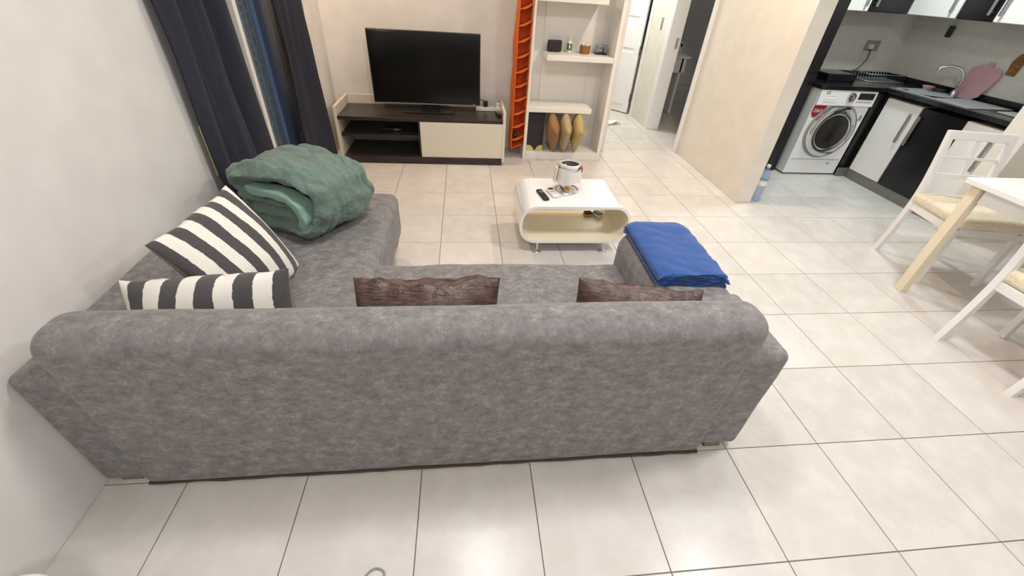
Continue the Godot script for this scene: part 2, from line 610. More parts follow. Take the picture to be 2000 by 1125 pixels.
func build_shell() -> void:
	# floor: a bed of grout, each tile laid on it
	var f := struct("floor", box(7.4, 0.12, 12.0, 0.002), M.grout, Vector3(1.6, -0.0625, -3.2))
	var tile := rbox(Vector3(T - 0.0035, 0.012, T - 0.0035), 0.0012, 1)
	var rng := RandomNumberGenerator.new()
	rng.seed = 11
	var rest := []
	for i in range(-5, 13):
		for k in range(-6, 21):
			var x := (i + 0.5) * T
			var z := -(k + 0.5) * T
			var p := Vector3(x, -0.0058 + rng.randf_range(-0.0002, 0.0002), z)
			var shown := (k >= -1 and k <= 10 and i >= -4 and i <= 10 and not (i > 5 and k > 9)) or (k > 10 and k <= 15 and i >= 3 and i <= 6)
			if k <= 0 and i > 6:
				shown = false
			if shown:
				var o := part(f, "tile", tile, M.tiles[rng.randi() % 4], p - f.position)
				o.rotation.y = [0.0, PI / 2, PI, -PI / 2][rng.randi() % 4]
			else:
				rest.append([tile, Transform3D(Basis.IDENTITY, p - f.position)])
	var more := part(f, "tile_field", join(rest), M.tiles[0])
	more.set_meta("kind", "stuff")
	struct("ceiling", box(7.4, 0.12, 12.0), M.ceiling, Vector3(1.6, 2.661, -3.2))
	# left wall with the opening of the sliding door (z -1.92 .. -3.62)
	wall_box("wall_left", -1.70, -1.5, -1.92, 2.6)
	wall_box("wall_left", -1.70, -1.5, -4.20, -3.62)
	wall_box("wall_left", -1.70, -1.5, -3.62, -1.92, 2.15, 2.6)
	wall_box("wall_back", -1.5, 1.31, -4.20, -4.05)
	wall_box("wall_front", -1.7, 5.2, 2.6, 2.75)
	wall_box("wall_right", 4.28, 4.43, -4.20, 2.6)
	# partition between living room and kitchen, then the hall's right side with two door openings
	wall_box("wall_partition", 2.16, 2.30, -4.05, -2.735, 0, 2.6, M.wall_cream)
	wall_box("wall_hall_right", 2.14, 2.28, -5.56, -4.98, 0, 2.6, M.wall_cream)
	wall_box("wall_hall_right", 2.14, 2.28, -4.98, -4.05, 2.1, 2.6, M.wall_cream)
	wall_box("wall_hall_right", 2.14, 2.28, -6.42, -5.56, 2.1, 2.6, M.wall_cream)
	wall_box("wall_hall_right", 2.14, 2.28, -7.2, -6.42, 0, 2.6, M.wall_cream)
	wall_box("wall_hall_left", 1.17, 1.31, -7.2, -4.20)
	wall_box("wall_hall_end", 1.0, 2.30, -7.35, -7.2)
	wall_box("wall_kitchen_back", 2.30, 4.43, -4.20, -4.05, 0, 2.6, M.splash)
	wall_box("wall_kitchen_end", 3.70, 4.28, -2.30, -2.14, 0, 2.6, M.wall_cream)
	struct("wall_kitchen_right", box(0.02, 1.75, 1.75), M.splash, Vector3(4.272, 0.885, -3.175))
	# the dark room beyond the open doorway
	wall_box("wall_bedroom_back", 2.28, 5.2, -8.25, -8.1)
	wall_box("wall_bedroom_right", 5.05, 5.2, -8.1, -6.9)
	wall_box("wall_bedroom_right", 5.05, 5.2, -5.0, -4.2)
	wall_box("wall_bedroom_right", 5.05, 5.2, -6.9, -5.0, 0, 0.8)
	wall_box("wall_bedroom_right", 5.05, 5.2, -6.9, -5.0, 2.2, 2.6)
	var w2 := struct("added_window_2", box(0.006, 1.4, 1.9, 0.001), M.glass, Vector3(5.12, 1.5, -5.95))  # unseen window, added so dusk light reaches the dark room
	for z in [-0.93, 0.0, 0.93]:
		part(w2, "frame_bar", box(0.05, 1.4, 0.04), M.white, Vector3(0, 0, z))

# ---------------------------------------------------------------- sliding door, grille, curtains
func curtain_mesh(z0: float, z1: float, zb0: float, zb1: float, y0: float, y1: float, folds: float, seed_no: int) -> ArrayMesh:
	var nz := noise(seed_no, 1.2, 3)
	var front := func(u: float, v: float, off: float) -> Vector3:
		var y := y1 + (y0 - y1) * v
		var flare := v * v
		var z := lerpf(lerpf(z0, zb0, flare), lerpf(z1, zb1, flare), u)
		var ph := u * folds * TAU + nz.get_noise_2d(u * 3.0, v * 0.8) * 1.6
		var amp := 0.031 + 0.006 * nz.get_noise_2d(u * 2.0 + 7.0, v)
		var x := sin(ph) * amp + nz.get_noise_2d(u * 3.0, v * 2.0 + 3.0) * 0.006
		z += cos(ph) * 0.012
		return Vector3(x + off, y, z)
	var a := grid(90, 40, func(u, v): return front.call(u, v, 0.002), false)
	var b := grid(90, 40, func(u, v): return front.call(u, v, -0.002), true)
	return join([[a, Transform3D.IDENTITY], [b, Transform3D.IDENTITY]])

func build_window() -> void:
	var w := thing("sliding_door", "white framed sliding glass door between the dark curtains", "glass door", Vector3(-1.61, 0, 0))
	w.set_meta("kind", "structure")
	w.name = "window_1"
	part(w, "frame", join([[box(0.12, 0.05, 1.70), at(0, 2.12, -2.77)], [box(0.12, 0.04, 1.70), at(0, 0.02, -2.77)], [box(0.12, 2.1, 0.05), at(0, 1.07, -1.945)], [box(0.12, 2.1, 0.05), at(0, 1.07, -3.595)]]), M.white)
	# near leaf: white stile in the gap; far leaf: bronze stile, blue-grey panel painted as a reflection
	part(w, "stile", box(0.05, 2.05, 0.045), M.white, Vector3(0.045, 1.07, -2.555))
	part(w, "pane", box(0.006, 2.05, 0.56), M.glass, Vector3(-0.02, 1.07, -2.80))
	part(w, "reflection_panel", box(0.03, 2.05, 0.24), M.leaf_reflection, Vector3(-0.02, 1.07, -3.12))
	part(w, "edge_strip", box(0.035, 2.05, 0.016), M.bronze, Vector3(0.05, 1.07, -3.215))
	part(w, "pane", box(0.006, 2.05, 0.30), M.glass, Vector3(-0.05, 1.07, -3.43))
	part(w, "pane", box(0.006, 2.05, 0.56), M.glass, Vector3(0.02, 1.07, -2.24))
	# folding steel grille outside
	var g := thing("security_grille", "blue-grey steel lattice grille behind the glass door", "grille", Vector3(-1.80, 0, 0))
	for yy in [0.05, 2.05]:
		part(g, "rail", box(0.03, 0.04, 1.8), M.grille, Vector3(0, yy, -2.8))
	for k in 13:
		part(g, "upright", box(0.012, 2.0, 0.018, 0.002), M.grille, Vector3(0.012, 1.05, -2.42 - 0.075 * k))
	for k in 17:
		var y := 0.1 + k * 0.116
		for s in [-1.0, 1.0]:
			if k > 2 and k < 14:
				part(g, "lattice_bar", box(0.006, 0.014, 1.06, 0.001), M.grille, Vector3(-0.006 * s, y, -2.87), Vector3(s * 0.62, 0, 0))
	var rod := thing("curtain_rod", "grey metal curtain rod above the sliding door", "curtain rod", Vector3(-1.45, 2.3, -2.75))
	part(rod, "pole", tube([Vector3(0, 0, 1.12), Vector3(0, 0, -1.2)], 0.013, 12), M.alu)
	for z in [1.05, -1.1]:
		part(rod, "bracket", box(0.05, 0.03, 0.02), M.alu, Vector3(-0.026, 0, z))
	var c1 := thing("curtain", "dark navy curtain gathered beside the bare left wall", "curtain", Vector3(-1.455, 0, 0), 0, "window curtains")
	part(c1, "drape", curtain_mesh(-1.67, -2.225, -1.65, -2.34, 0.02, 2.29, 2.6, 5), M.curtain)
	part(c1, "lining_edge", box(0.006, 0.24, 0.02), M.lining, Vector3(-0.012, 0.74, -1.672), Vector3.ZERO, "pale yellow lining edge")
	var c2 := thing("curtain", "dark navy curtain hanging beside the television stand", "curtain", Vector3(-1.452, 0, 0), 0, "window curtains")
	part(c2, "drape", curtain_mesh(-2.96, -3.415, -2.88, -3.64, 0.02, 2.29, 1.6, 9), M.curtain)

# ---------------------------------------------------------------- hall beyond the partition
func panel_door(w: float, h: float) -> Array:
	var body := box(w, h, 0.036, 0.003)
	var rails := []
	for cx in [-1.0, 1.0]:
		for r in [[0.10, 0.66], [0.80, 0.26], [1.16, 0.26], [1.52, 0.40]]:
			rails.append([cx * w * 0.225, r[0] + r[1] / 2, w * 0.33, r[1]])
	return [body, rails]

func build_hall() -> void:
	# near doorway: casing
	var c := struct("door_1", join([[box(0.16, 2.12, 0.07), at(2.21, 1.06, -4.955)], [box(0.16, 2.12, 0.035), at(2.21, 1.06, -4.067)], [box(0.16, 0.07, 0.92), at(2.21, 2.09, -4.51)]]), M.white_paint)
	part(c, "casing", box(0.014, 2.14, 0.085), M.white_paint, Vector3(2.132, 1.07, -4.985))
	part(c, "casing", box(0.014, 2.14, 0.055), M.white_paint, Vector3(2.152, 1.07, -4.085))
	part(c, "strike_plate", box(0.035, 0.11, 0.004), M.steel, Vector3(2.245, 0.98, -4.918))
	# the six-panel door standing ajar at the end of the hall
	var c2 := struct("door_2", join([[box(0.16, 2.12, 0.06), at(2.21, 1.06, -5.59)], [box(0.16, 2.12, 0.06), at(2.21, 1.06, -6.39)], [box(0.16, 0.06, 0.86), at(2.21, 2.1, -5.99)]]), M.white_paint)
	part(c2, "casing", box(0.016, 2.14, 0.075), M.white_paint, Vector3(2.13, 1.07, -5.585))
	var leaf := Node3D.new()
	leaf.name = "leaf"
	c2.add_child(leaf)
	var along := Vector3(-0.64, 0, -0.768)
	leaf.position = Vector3(2.105, 0.012, -5.665)
	leaf.rotation.y = atan2(0.768, -0.64)
	var pd := panel_door(0.74, 2.03)
	part(leaf, "panel_sheet", pd[0], M.white_paint, Vector3(0.37, 1.015, 0))
	for r in pd[1]:
		for s in [-1.0, 1.0]:
			part(leaf, "raised_panel", rbox(Vector3(r[2], r[3], 0.018), 0.012, 2), M.white_paint, Vector3(0.37 + r[0], r[1], s * 0.018))
	for y in [0.22, 0.80, 1.75]:
		part(c2, "hinge", tube([Vector3(2.098, y - 0.05, -5.645), Vector3(2.098, y + 0.05, -5.645)], 0.012, 8), M.bronze)
	# switch plate
	var sw := thing("light_switch", "narrow grey light switch on the hall wall", "switch", Vector3(2.139, 1.145, -5.22))
	part(sw, "plate", rbox(Vector3(0.008, 0.13, 0.055), 0.003, 2), M.grey)
	part(sw, "rocker", rbox(Vector3(0.006, 0.06, 0.03), 0.002, 2), M.alu, Vector3(-0.005, 0, 0))
	# white scrap on the hall floor
	single("floor_cloth", grid(10, 10, func(u, v): return Vector3((u - 0.5) * 0.22, 0.006 + 0.02 * sin(u * 7.0) * sin(v * 5.0) * sin(u * 2.0) + 0.012 * u * (1 - u) * 4, (v - 0.5) * 0.12)), M.tissue, "crumpled white cloth on the hallway floor", "cloth", Vector3(1.72, 0.012, -5.12), Vector3(0, 0.3, 0))
	# dark room: wardrobe, desk, chair back
	var wd := thing("wardrobe", "tall panelled wardrobe in the dark room", "wardrobe", Vector3(4.0, 0, -7.8))
	part(wd, "carcass", box(1.9, 2.2, 0.5), M.white_paint, Vector3(0, 1.1, 0))
	for k in 4:
		var d := part(wd, "door", box(0.46, 2.08, 0.02), M.white_paint, Vector3(-0.705 + 0.47 * k, 1.12, 0.26))
		part(d, "inset_panel", rbox(Vector3(0.3, 0.9, 0.014), 0.006, 1), M.white_paint, Vector3(0, -0.45, 0.012))
		part(d, "inset_panel", rbox(Vector3(0.3, 0.8, 0.014), 0.006, 1), M.white_paint, Vector3(0, 0.5, 0.012))
	var dk := thing("desk", "white desk in the dark room behind the doorway", "desk", Vector3(2.55, 0, -5.95))
	part(dk, "side_panel", box(0.03, 0.72, 0.45), M.white_paint, Vector3(0.22, 0.37, 0))
	part(dk, "side_panel", box(0.03, 0.72, 0.45), M.white_paint, Vector3(-0.22, 0.37, 0))
	part(dk, "apron", box(0.5, 0.18, 0.03), M.white_paint, Vector3(0.03, 0.64, 0.21))
	part(dk, "desktop", box(0.58, 0.025, 0.5), M.white_paint, Vector3(0.03, 0.743, 0))
	var ch := thing("chair_back", "white slatted chair behind the desk in the dark room", "chair", Vector3(2.76, 0, -6.26))
	for x in [-0.18, 0.18]:
		part(ch, "post", box(0.035, 0.86, 0.03), M.white_paint, Vector3(x, 0.43, 0))
		part(ch, "front_leg", box(0.035, 0.44, 0.035), M.white_paint, Vector3(x, 0.22, -0.36))
	part(ch, "seat", rbox(Vector3(0.42, 0.04, 0.42), 0.012, 2), M.white_paint, Vector3(0, 0.46, -0.18))
	part(ch, "top_rail", box(0.4, 0.06, 0.03), M.white_paint, Vector3(0, 0.84, 0))
	for x in [-0.07, 0.07]:
		part(ch, "slat", box(0.03, 0.36, 0.015), M.white_paint, Vector3(x, 0.66, 0))

# ---------------------------------------------------------------- sofa and what lies on it
func soft(seed_no: int, amp: float, freq := 2.0) -> Callable:
	var nz := noise(seed_no, freq, 3)
	return func(v: Vector3, n: Vector3) -> Vector3: return v + n * nz.get_noise_3dv(v) * amp

func build_sofa() -> void:
	var s := thing("sectional_sofa", "large grey fabric sectional sofa with a chaise along the wall", "sofa", Vector3(-0.33, 0, -0.4))
	var o := -s.position
	part(s, "back_panel", rbox(Vector3(2.04, 0.64, 0.15), 0.03, 3, 0.08, soft(1, 0.004)), M.sofa, o + Vector3(-0.332, 0.335, -0.468))
	part(s, "back_roll", rbox(Vector3(2.11, 0.17, 0.175), 0.075, 6, 0.06, soft(2, 0.004)), M.sofa, o + Vector3(-0.328, 0.620, -0.477))
	part(s, "arm", rbox(Vector3(0.36, 0.525, 0.88), 0.02, 3, 0.08, soft(3, 0.004)), M.sofa, o + Vector3(-1.315, 0.2825, -0.856))
	part(s, "arm", rbox(Vector3(0.345, 0.522, 0.36), 0.034, 4, 0.08, soft(4, 0.005)), M.sofa, o + Vector3(0.684, 0.281, -0.596))
	part(s, "arm_cushion", rbox(Vector3(0.352, 0.527, 0.80), 0.085, 6, 0.06, soft(14, 0.010)), M.sofa, o + Vector3(0.682, 0.279, -0.905))
	part(s, "chaise", rbox(Vector3(0.74, 0.27, 1.43), 0.05, 4, 0.05, soft(5, 0.016, 3.0)), M.sofa, o + Vector3(-1.01, 0.288, -1.235))
	part(s, "seat", rbox(Vector3(1.18, 0.29, 0.68), 0.045, 4, 0.06, soft(6, 0.012)), M.sofa, o + Vector3(-0.075, 0.258, -0.865))
	var hn := noise(7, 3.0, 3)
	part(s, "hem", rbox(Vector3(2.03, 0.010, 0.12), 0.004, 1, 0.04, func(v: Vector3, n: Vector3): return v + Vector3(0, hn.get_noise_1d(v.x * 3.0) * 0.006, hn.get_noise_1d(v.x * 2.0 + 5.0) * 0.004)), M.hem, o + Vector3(-0.332, 0.014, -0.453), Vector3.ZERO, "dark brown hem")
	for p in [Vector3(-1.42, 0, -0.46), Vector3(0.76, 0, -0.46), Vector3(-1.42, 0, -1.2), Vector3(0.76, 0, -1.2), Vector3(-0.74, 0, -1.84), Vector3(-1.3, 0, -1.84), Vector3(-0.75, 0, -1.1)]:
		part(s, "foot", box(0.07, 0.17 if p.z < -1.0 and p.x < 0.0 and p.x > -1.41 else 0.03, 0.07), M.foot, o + p + Vector3(0, 0.085 if p.z < -1.0 and p.x < 0.0 and p.x > -1.41 else 0.015, 0))

	# striped cushion leaning on the left arm: corners A (near top), B (far top), C (far bottom)
	var A := Vector3(-1.199, 0.755, -0.770)
	var B := Vector3(-1.128, 0.783, -1.126)
	var C := Vector3(-0.967, 0.456, -1.123)
	var ax := (B - A).normalized()
	var ay := (B - C).normalized()
	var az := ax.cross(ay)
	var m1 := stripe_material(false, 9.4, 101)
	var p1 := single("cushion", pillow(0.40, 0.41, 0.14, 15, 0.012, 44, -0.02), m1, "striped cushion leaning against the left sofa arm", "cushion", Vector3.ZERO, Vector3.ZERO, "striped cushions")
	p1.transform = Transform3D(Basis(ax, ay, az), (A + C) / 2)
	# striped cushion upright behind the backrest
	var m2 := stripe_material(true, 9.4, 111)
	var p2 := single("cushion", pillow(0.53, 0.30, 0.17, 17, 0.014, 44), m2, "striped cushion tucked upright behind the sofa backrest", "cushion", Vector3(-1.058, 0.540, -0.665), Vector3.ZERO, "striped cushions")
	p2.rotation = Vector3(-0.35, -0.05, 0.10)
	# brown cushions
	var b1 := single("cushion", pillow(0.50, 0.34, 0.19, 18, 0.03, 56), M.brown, "dark brown crinkled cushion between chaise and middle seat", "cushion", Vector3(-0.368, 0.50, -0.662), Vector3.ZERO, "brown cushions")
	b1.rotation = Vector3(-0.42, 0, 0.0)
	var b2 := single("cushion", pillow(0.50, 0.34, 0.19, 23, 0.03, 56), M.brown, "dark brown crinkled cushion propped against the right sofa arm", "cushion", Vector3(0.392, 0.470, -0.650), Vector3.ZERO, "brown cushions")
	b2.rotation = Vector3(-0.42, 0.06, -0.15)
	build_blanket()
	build_comforter()

func build_blanket() -> void:
	# folded fleece: stacked layers joined by rolls at both long folds, one swept sheet
	var t := thing("folded_blanket", "folded royal blue fleece blanket on the right sofa arm", "blanket", Vector3(0.676, 0.541, -1.035), -0.02)
	var nz := noise(81, 4.0, 3)
	var path := []                       # cross section in x, y: a sheet folded back and forth
	var layers := 5
	var th := 0.0120
	for i in layers:
		var y := 0.006 + i * th
		var dirn := 1.0 if i % 2 == 0 else -1.0
		var hw := 0.141 - 0.004 * absf(i - 2.0)
		for k in 15:
			path.append(Vector2(dirn * hw * (2.0 * k / 14 - 1.0), y))
		if i < layers - 1:
			for k in range(1, 5):
				var a := -PI / 2 + PI * k / 5.0
				path.append(Vector2(dirn * (hw + cos(a) * th * 0.9), y + th / 2 + sin(a) * th / 2))
	var depth := 0.46
	var f := func(u: float, v: float, off: float) -> Vector3:
		var q := u * (path.size() - 1)
		var i := mini(int(q), path.size() - 2)
		var p: Vector2 = path[i].lerp(path[i + 1], q - i)
		var d: Vector2 = (path[i + 1] - path[i]).normalized()
		var nn := Vector2(-d.y, d.x)
		p += nn * off
		var z := (v - 0.5) * depth
		var rise := smoothstep(0.0, 0.06, p.y)
		var w := nz.get_noise_3d(p.x * 1.5, p.y * 6.0, z * 1.5) * 0.010 * (0.35 + rise)
		var edge := nz.get_noise_2d(p.x * 2.0 + p.y * 30.0, 4.0) * 0.012
		# follows the rounded end of the arm at its far side
		var sag := 0.05 * pow(maxf(0.0, -(z + 0.16)) / 0.07, 2.0) * 0.5
		var side := 0.02 * pow(maxf(0.0, absf(p.x) - 0.085) / 0.05, 2.0)
		return Vector3(p.x + edge * 0.3, p.y + absf(w) - sag * 0.6 - side * 0.55, z + edge)
	var n := path.size() - 1
	var up := grid(n, 36, func(u, v): return f.call(u, v, 0.0042), true)
	var dn := grid(n, 36, func(u, v): return f.call(u, v, -0.0042), false)
	var e0 := grid(n, 1, func(u, v): return f.call(u, 0.0, lerpf(-0.0042, 0.0042, v)), false)
	var e1 := grid(n, 1, func(u, v): return f.call(u, 1.0, lerpf(-0.0042, 0.0042, v)), true)
	part(t, "fleece", join([[up, Transform3D.IDENTITY], [dn, Transform3D.IDENTITY], [e0, Transform3D.IDENTITY], [e1, Transform3D.IDENTITY]]), M.blue)

# surface nets over a box of cells; field(p) < 0 inside
func nets(lo: Vector3, hi: Vector3, cell: float, field: Callable) -> ArrayMesh:
	var nx := int(ceil((hi.x - lo.x) / cell))
	var ny := int(ceil((hi.y - lo.y) / cell))
	var nz := int(ceil((hi.z - lo.z) / cell))
	var d := PackedFloat32Array()
	d.resize((nx + 1) * (ny + 1) * (nz + 1))
	var sx := (ny + 1) * (nz + 1)
	var sy := nz + 1
	for i in nx + 1:
		for j in ny + 1:
			for k in nz + 1:
				d[i * sx + j * sy + k] = field.call(lo + Vector3(i, j, k) * cell)
	var index := PackedInt32Array()
	index.resize(d.size())
	index.fill(-1)
	var v := PackedVector3Array()
	var corner := [0, sx, sy, sx + sy, 1, sx + 1, sy + 1, sx + sy + 1]
	var cp := [Vector3(0, 0, 0), Vector3(1, 0, 0), Vector3(0, 1, 0), Vector3(1, 1, 0), Vector3(0, 0, 1), Vector3(1, 0, 1), Vector3(0, 1, 1), Vector3(1, 1, 1)]
	var edges := [[0, 1], [2, 3], [4, 5], [6, 7], [0, 2], [1, 3], [4, 6], [5, 7], [0, 4], [1, 5], [2, 6], [3, 7]]
	for i in nx:
		for j in ny:
			for k in nz:
				var b := i * sx + j * sy + k
				var inside := 0
				for c in 8:
					if d[b + corner[c]] < 0:
						inside += 1
				if inside == 0 or inside == 8:
					continue
				var sum := Vector3.ZERO
				var n := 0
				for e in edges:
					var a0: float = d[b + corner[e[0]]]
					var a1: float = d[b + corner[e[1]]]
					if (a0 < 0) != (a1 < 0):
						sum += (cp[e[0]] as Vector3).lerp(cp[e[1]], a0 / (a0 - a1))
						n += 1
				index[b] = v.size()
				v.append(lo + (Vector3(i, j, k) + sum / n) * cell)
	var ix := PackedInt32Array()
	for i in range(1, nx):
		for j in range(1, ny):
			for k in range(1, nz):
				var b := i * sx + j * sy + k
				var here := d[b] < 0
				for ax in 3:
					var step: int = [sx, sy, 1][ax]
					if (d[b + step] < 0) == here:
						continue
					var s1: int = [sy, 1, sx][ax]
					var s2: int = [1, sx, sy][ax]
					var q := [index[b], index[b - s1], index[b - s1 - s2], index[b - s2]]
					if q.min() < 0:
						continue
					if here:
						ix.append_array([q[0], q[2], q[1], q[0], q[3], q[2]])
					else:
						ix.append_array([q[0], q[1], q[2], q[0], q[2], q[3]])
	var uv := PackedVector2Array()
	uv.resize(v.size())
	return commit(v, smoothed(v, ix), uv, ix)

func polyline_distance(p: Vector2, line: Array) -> float:
	var best := 9.0
	for i in line.size() - 1:
		var a: Vector2 = line[i]
		var b: Vector2 = line[i + 1]
		var ab := b - a
		var t := clampf((p - a).dot(ab) / ab.length_squared(), 0.0, 1.0)
		best = minf(best, p.distance_squared_to(a + ab * t))
	return sqrt(best)

func build_comforter() -> void:
	var t := thing("comforter", "rolled green quilted comforter lying on the sofa chaise", "comforter", Vector3(-1.045, 0.425, -1.585), -0.44)
	# local x: along the open end, local z: out of that end
	var line := [Vector2(-0.221, 0.094), Vector2(-0.179, 0.057), Vector2(0.0, 0.044), Vector2(0.132, 0.048), Vector2(0.214, 0.088), Vector2(0.238, 0.165), Vector2(0.226, 0.245), Vector2(0.165, 0.288), Vector2(0.056, 0.296), Vector2(-0.113, 0.288), Vector2(-0.221, 0.252), Vector2(-0.246, 0.212), Vector2(-0.197, 0.178), Vector2(-0.075, 0.170), Vector2(0.056, 0.162), Vector2(0.118, 0.135), Vector2(0.094, 0.108), Vector2(0.0, 0.110), Vector2(-0.122, 0.117)]
	var band := [Vector2(-0.113, 0.225), Vector2(0.000, 0.220), Vector2(0.094, 0.207), Vector2(0.150, 0.175), Vector2(0.171, 0.130), Vector2(0.155, 0.090)]
	var warp := noise(91, 2.6, 3)
	var fine := noise(92, 4.6, 3)
	var quilt := noise(93, 2.2, 2)
	var bend := func(p: Vector3) -> Vector3:
		return p + Vector3(warp.get_noise_3dv(p), warp.get_noise_3dv(p + Vector3(3, 0, 0)) * 0.6, warp.get_noise_3dv(p + Vector3(0, 5, 0))) * 0.035
	var ending := func(p: Vector3, half: float) -> float:
		var e := absf(p.z) - half
		if e < -0.035:
			return 0.0
		return pow((e + 0.035) / 0.035, 2.0) * 0.022 if e < 0.0 else 0.022 + e
	var field := func(p: Vector3) -> float:
		var q: Vector3 = bend.call(p)
		var d := polyline_distance(Vector2(q.x, q.y), line)
		# gathers run down the rolled cloth, thinner where it is pressed
		var gather := fine.get_noise_3d(q.x * 0.45 + q.z * 0.25, q.y * 0.45, q.z * 1.7 - q.x * 0.4)
		d -= 0.040 + 0.006 * quilt.get_noise_3dv(p * 2.0) - 0.030 * (0.42 - sqrt(absf(gather)))
		return d + ending.call(q, 0.185 + 0.02 * quilt.get_noise_2d(p.x * 2.0, p.y * 3.0))
	part(t, "quilt", nets(Vector3(-0.36, -0.012, -0.27), Vector3(0.34, 0.40, 0.27), 0.0085, field), M.comforter)
	# paler inner side, turned out along the open end
	var lip := func(p: Vector3) -> float:
		var q: Vector3 = bend.call(p)
		var d := polyline_distance(Vector2(q.x, q.y), band) - 0.020 - 0.004 * fine.get_noise_3dv(p)
		var e := maxf(p.z - 0.212, 0.12 - p.z)
		return maxf(d, e)
	var b := part(t, "turned_band", nets(Vector3(-0.24, 0.04, 0.10), Vector3(0.27, 0.31, 0.25), 0.0085, lip), M.comforter_inside)
	b.set_meta("label", "paler green inner side of the quilt")

# ---------------------------------------------------------------- coffee table
func build_coffee_table() -> void:
	var t := thing("coffee_table", "white glossy coffee table shaped as a rounded open tube", "coffee table", Vector3(0.482, 0, -2.13))
	var w := 0.74
	var h := 0.268
	var outer := rounded_rect(w, h, 0.115, 10)
	var inner := rounded_rect(w - 0.034, h - 0.034, 0.10, 10)
	var dz := 0.455
	var n := outer.size()
	var st := []
	var ring := func(poly: PackedVector2Array, flip: bool) -> ArrayMesh:
		return grid(n, 1, func(u, v): 
			var p := poly[int(round(u * n)) % n]
			return Vector3(p.x, p.y, (v - 0.5) * dz), flip)
	var ends := func(z: float, flip: bool) -> ArrayMesh:
		return grid(n, 1, func(u, v):
			var i := int(round(u * n)) % n
			var p := outer[i].lerp(inner[i], v)
			return Vector3(p.x, p.y, z), flip)
	part(t, "shell", join([[ring.call(outer, false), at(0, 0, 0)]]), M.white_gloss, Vector3(0, 0.217, 0))
	part(t, "lining", ring.call(inner, true), M.table_lining, Vector3(0, 0.217, 0))
	part(t, "rim", join([[ends.call(dz / 2, true), at(0, 0, 0)], [ends.call(-dz / 2, false), at(0, 0, 0)]]), M.white_gloss, Vector3(0, 0.217, 0))
	for x in [-0.235, 0.228]:
		for z in [0.195, -0.17]:
			var l := part(t, "leg", lathe([Vector2(0.0005, 0.0), Vector2(0.030, 0.0), Vector2(0.031, 0.006), Vector2(0.024, 0.012), Vector2(0.010, 0.018), Vector2(0.008, 0.03), Vector2(0.010, 0.06), Vector2(0.013, 0.085)], 20), M.chrome, Vector3(x, 0, z))
			l.rotation.z = 0.0
	var top := 0.352
	# black television remote
	var r1 := thing("remote_control", "black remote control on the white coffee table", "remote", Vector3(0.272, top, -2.06), 0.20)
	part(r1, "body", rbox(Vector3(0.042, 0.016, 0.155), 0.008, 3), M.black_soft, Vector3(0, 0.008, 0))
	part(r1, "ring_pad", lathe([Vector2(0.008, 0.0), Vector2(0.013, 0.0), Vector2(0.013, 0.002), Vector2(0.008, 0.002)], 20), M.grey, Vector3(0, 0.016, -0.03))
	for i in 3:
		for j in 4:
			part(r1, "button", rbox(Vector3(0.007, 0.003, 0.006), 0.0015, 1), M.charcoal, Vector3((i - 1) * 0.012, 0.0165, 0.002 + j * 0.014))
	# white air conditioner remote
	var r2 := thing("remote_control", "white air conditioner remote with a small display", "remote", Vector3(0.345, top, -2.09), 0.22)
	part(r2, "body", rbox(Vector3(0.052, 0.02, 0.13), 0.006, 3), M.white, Vector3(0, 0.01, 0))
	part(r2, "display", rbox(Vector3(0.036, 0.002, 0.026), 0.001, 1), M.charcoal, Vector3(0, 0.0205, -0.042))
	for i in 3:
		for j in 2:
			part(r2, "button", rbox(Vector3(0.009, 0.002, 0.01), 0.001, 1), [M.grey, M.bristle, M.alu][(i + j) % 3], Vector3((i - 1) * 0.012, 0.0205, -0.012 + j * 0.015))
	part(r2, "lower_key", rbox(Vector3(0.034, 0.002, 0.005), 0.001, 1), M.grey, Vector3(0, 0.0205, 0.035))
	# pail in a canvas pocket cover on a ring stand
	var p := thing("pocket_pail", "white pail wrapped in canvas pockets on a chrome ring stand", "pail", Vector3(0.455, top, -2.165), 0.0)
	var ringp := []
	for i in 32:
		ringp.append(Vector3(cos(TAU * i / 32) * 0.078, 0.005, sin(TAU * i / 32) * 0.078))
	part(p, "base_ring", tube(ringp, 0.005, 8, true), M.chrome)
	part(p, "base_plate", lathe([Vector2(0.0005, 0.001), Vector2(0.07, 0.001), Vector2(0.07, 0.004), Vector2(0.0005, 0.006)], 28), M.white_gloss)
	part(p, "stem", tube([Vector3(0, 0.004, 0), Vector3(0, 0.07, 0)], 0.012, 14), M.white)
	part(p, "pail", lathe([Vector2(0.045, 0.05), Vector2(0.056, 0.06), Vector2(0.063, 0.168), Vector2(0.067, 0.170), Vector2(0.067, 0.186), Vector2(0.062, 0.188), Vector2(0.060, 0.180)], 32), M.white_gloss)
	part(p, "contents", lathe([Vector2(0.060, 0.178), Vector2(0.045, 0.165), Vector2(0.0005, 0.16)], 28), M.dark_brown, Vector3.ZERO, Vector3.ZERO, "dark contents under the rim")
	var skirt := func(u: float, v: float, off: float) -> Vector3:
		var a := TAU * u
		var rr := lerpf(0.084, 0.072, v) + 0.009 * absf(sin(a * 3.0)) * (1.0 - v * 0.5) + off
		var y := lerpf(0.056 + 0.02 * absf(sin(a * 1.5)), 0.156 + 0.010 * sin(a * 3.0 + 1.0), v)
		return Vector3(cos(a) * rr, y, sin(a) * rr)
	part(p, "pocket_cover", join([[grid(60, 8, func(u, v): return skirt.call(u, v, 0.0), false), at(0, 0, 0)], [grid(60, 8, func(u, v): return skirt.call(u, v, -0.004), true), at(0, 0, 0)]]), M.canvas)
	part(p, "side_flap", rbox(Vector3(0.012, 0.10, 0.05), 0.004, 2), M.canvas, Vector3(-0.094, 0.115, 0.01), Vector3(0, 0, -0.06))
	part(p, "red_packet", rbox(Vector3(0.02, 0.035, 0.03), 0.003, 1), M.red, Vector3(0.073, 0.150, 0.012), Vector3.ZERO, "red packet in a pocket")
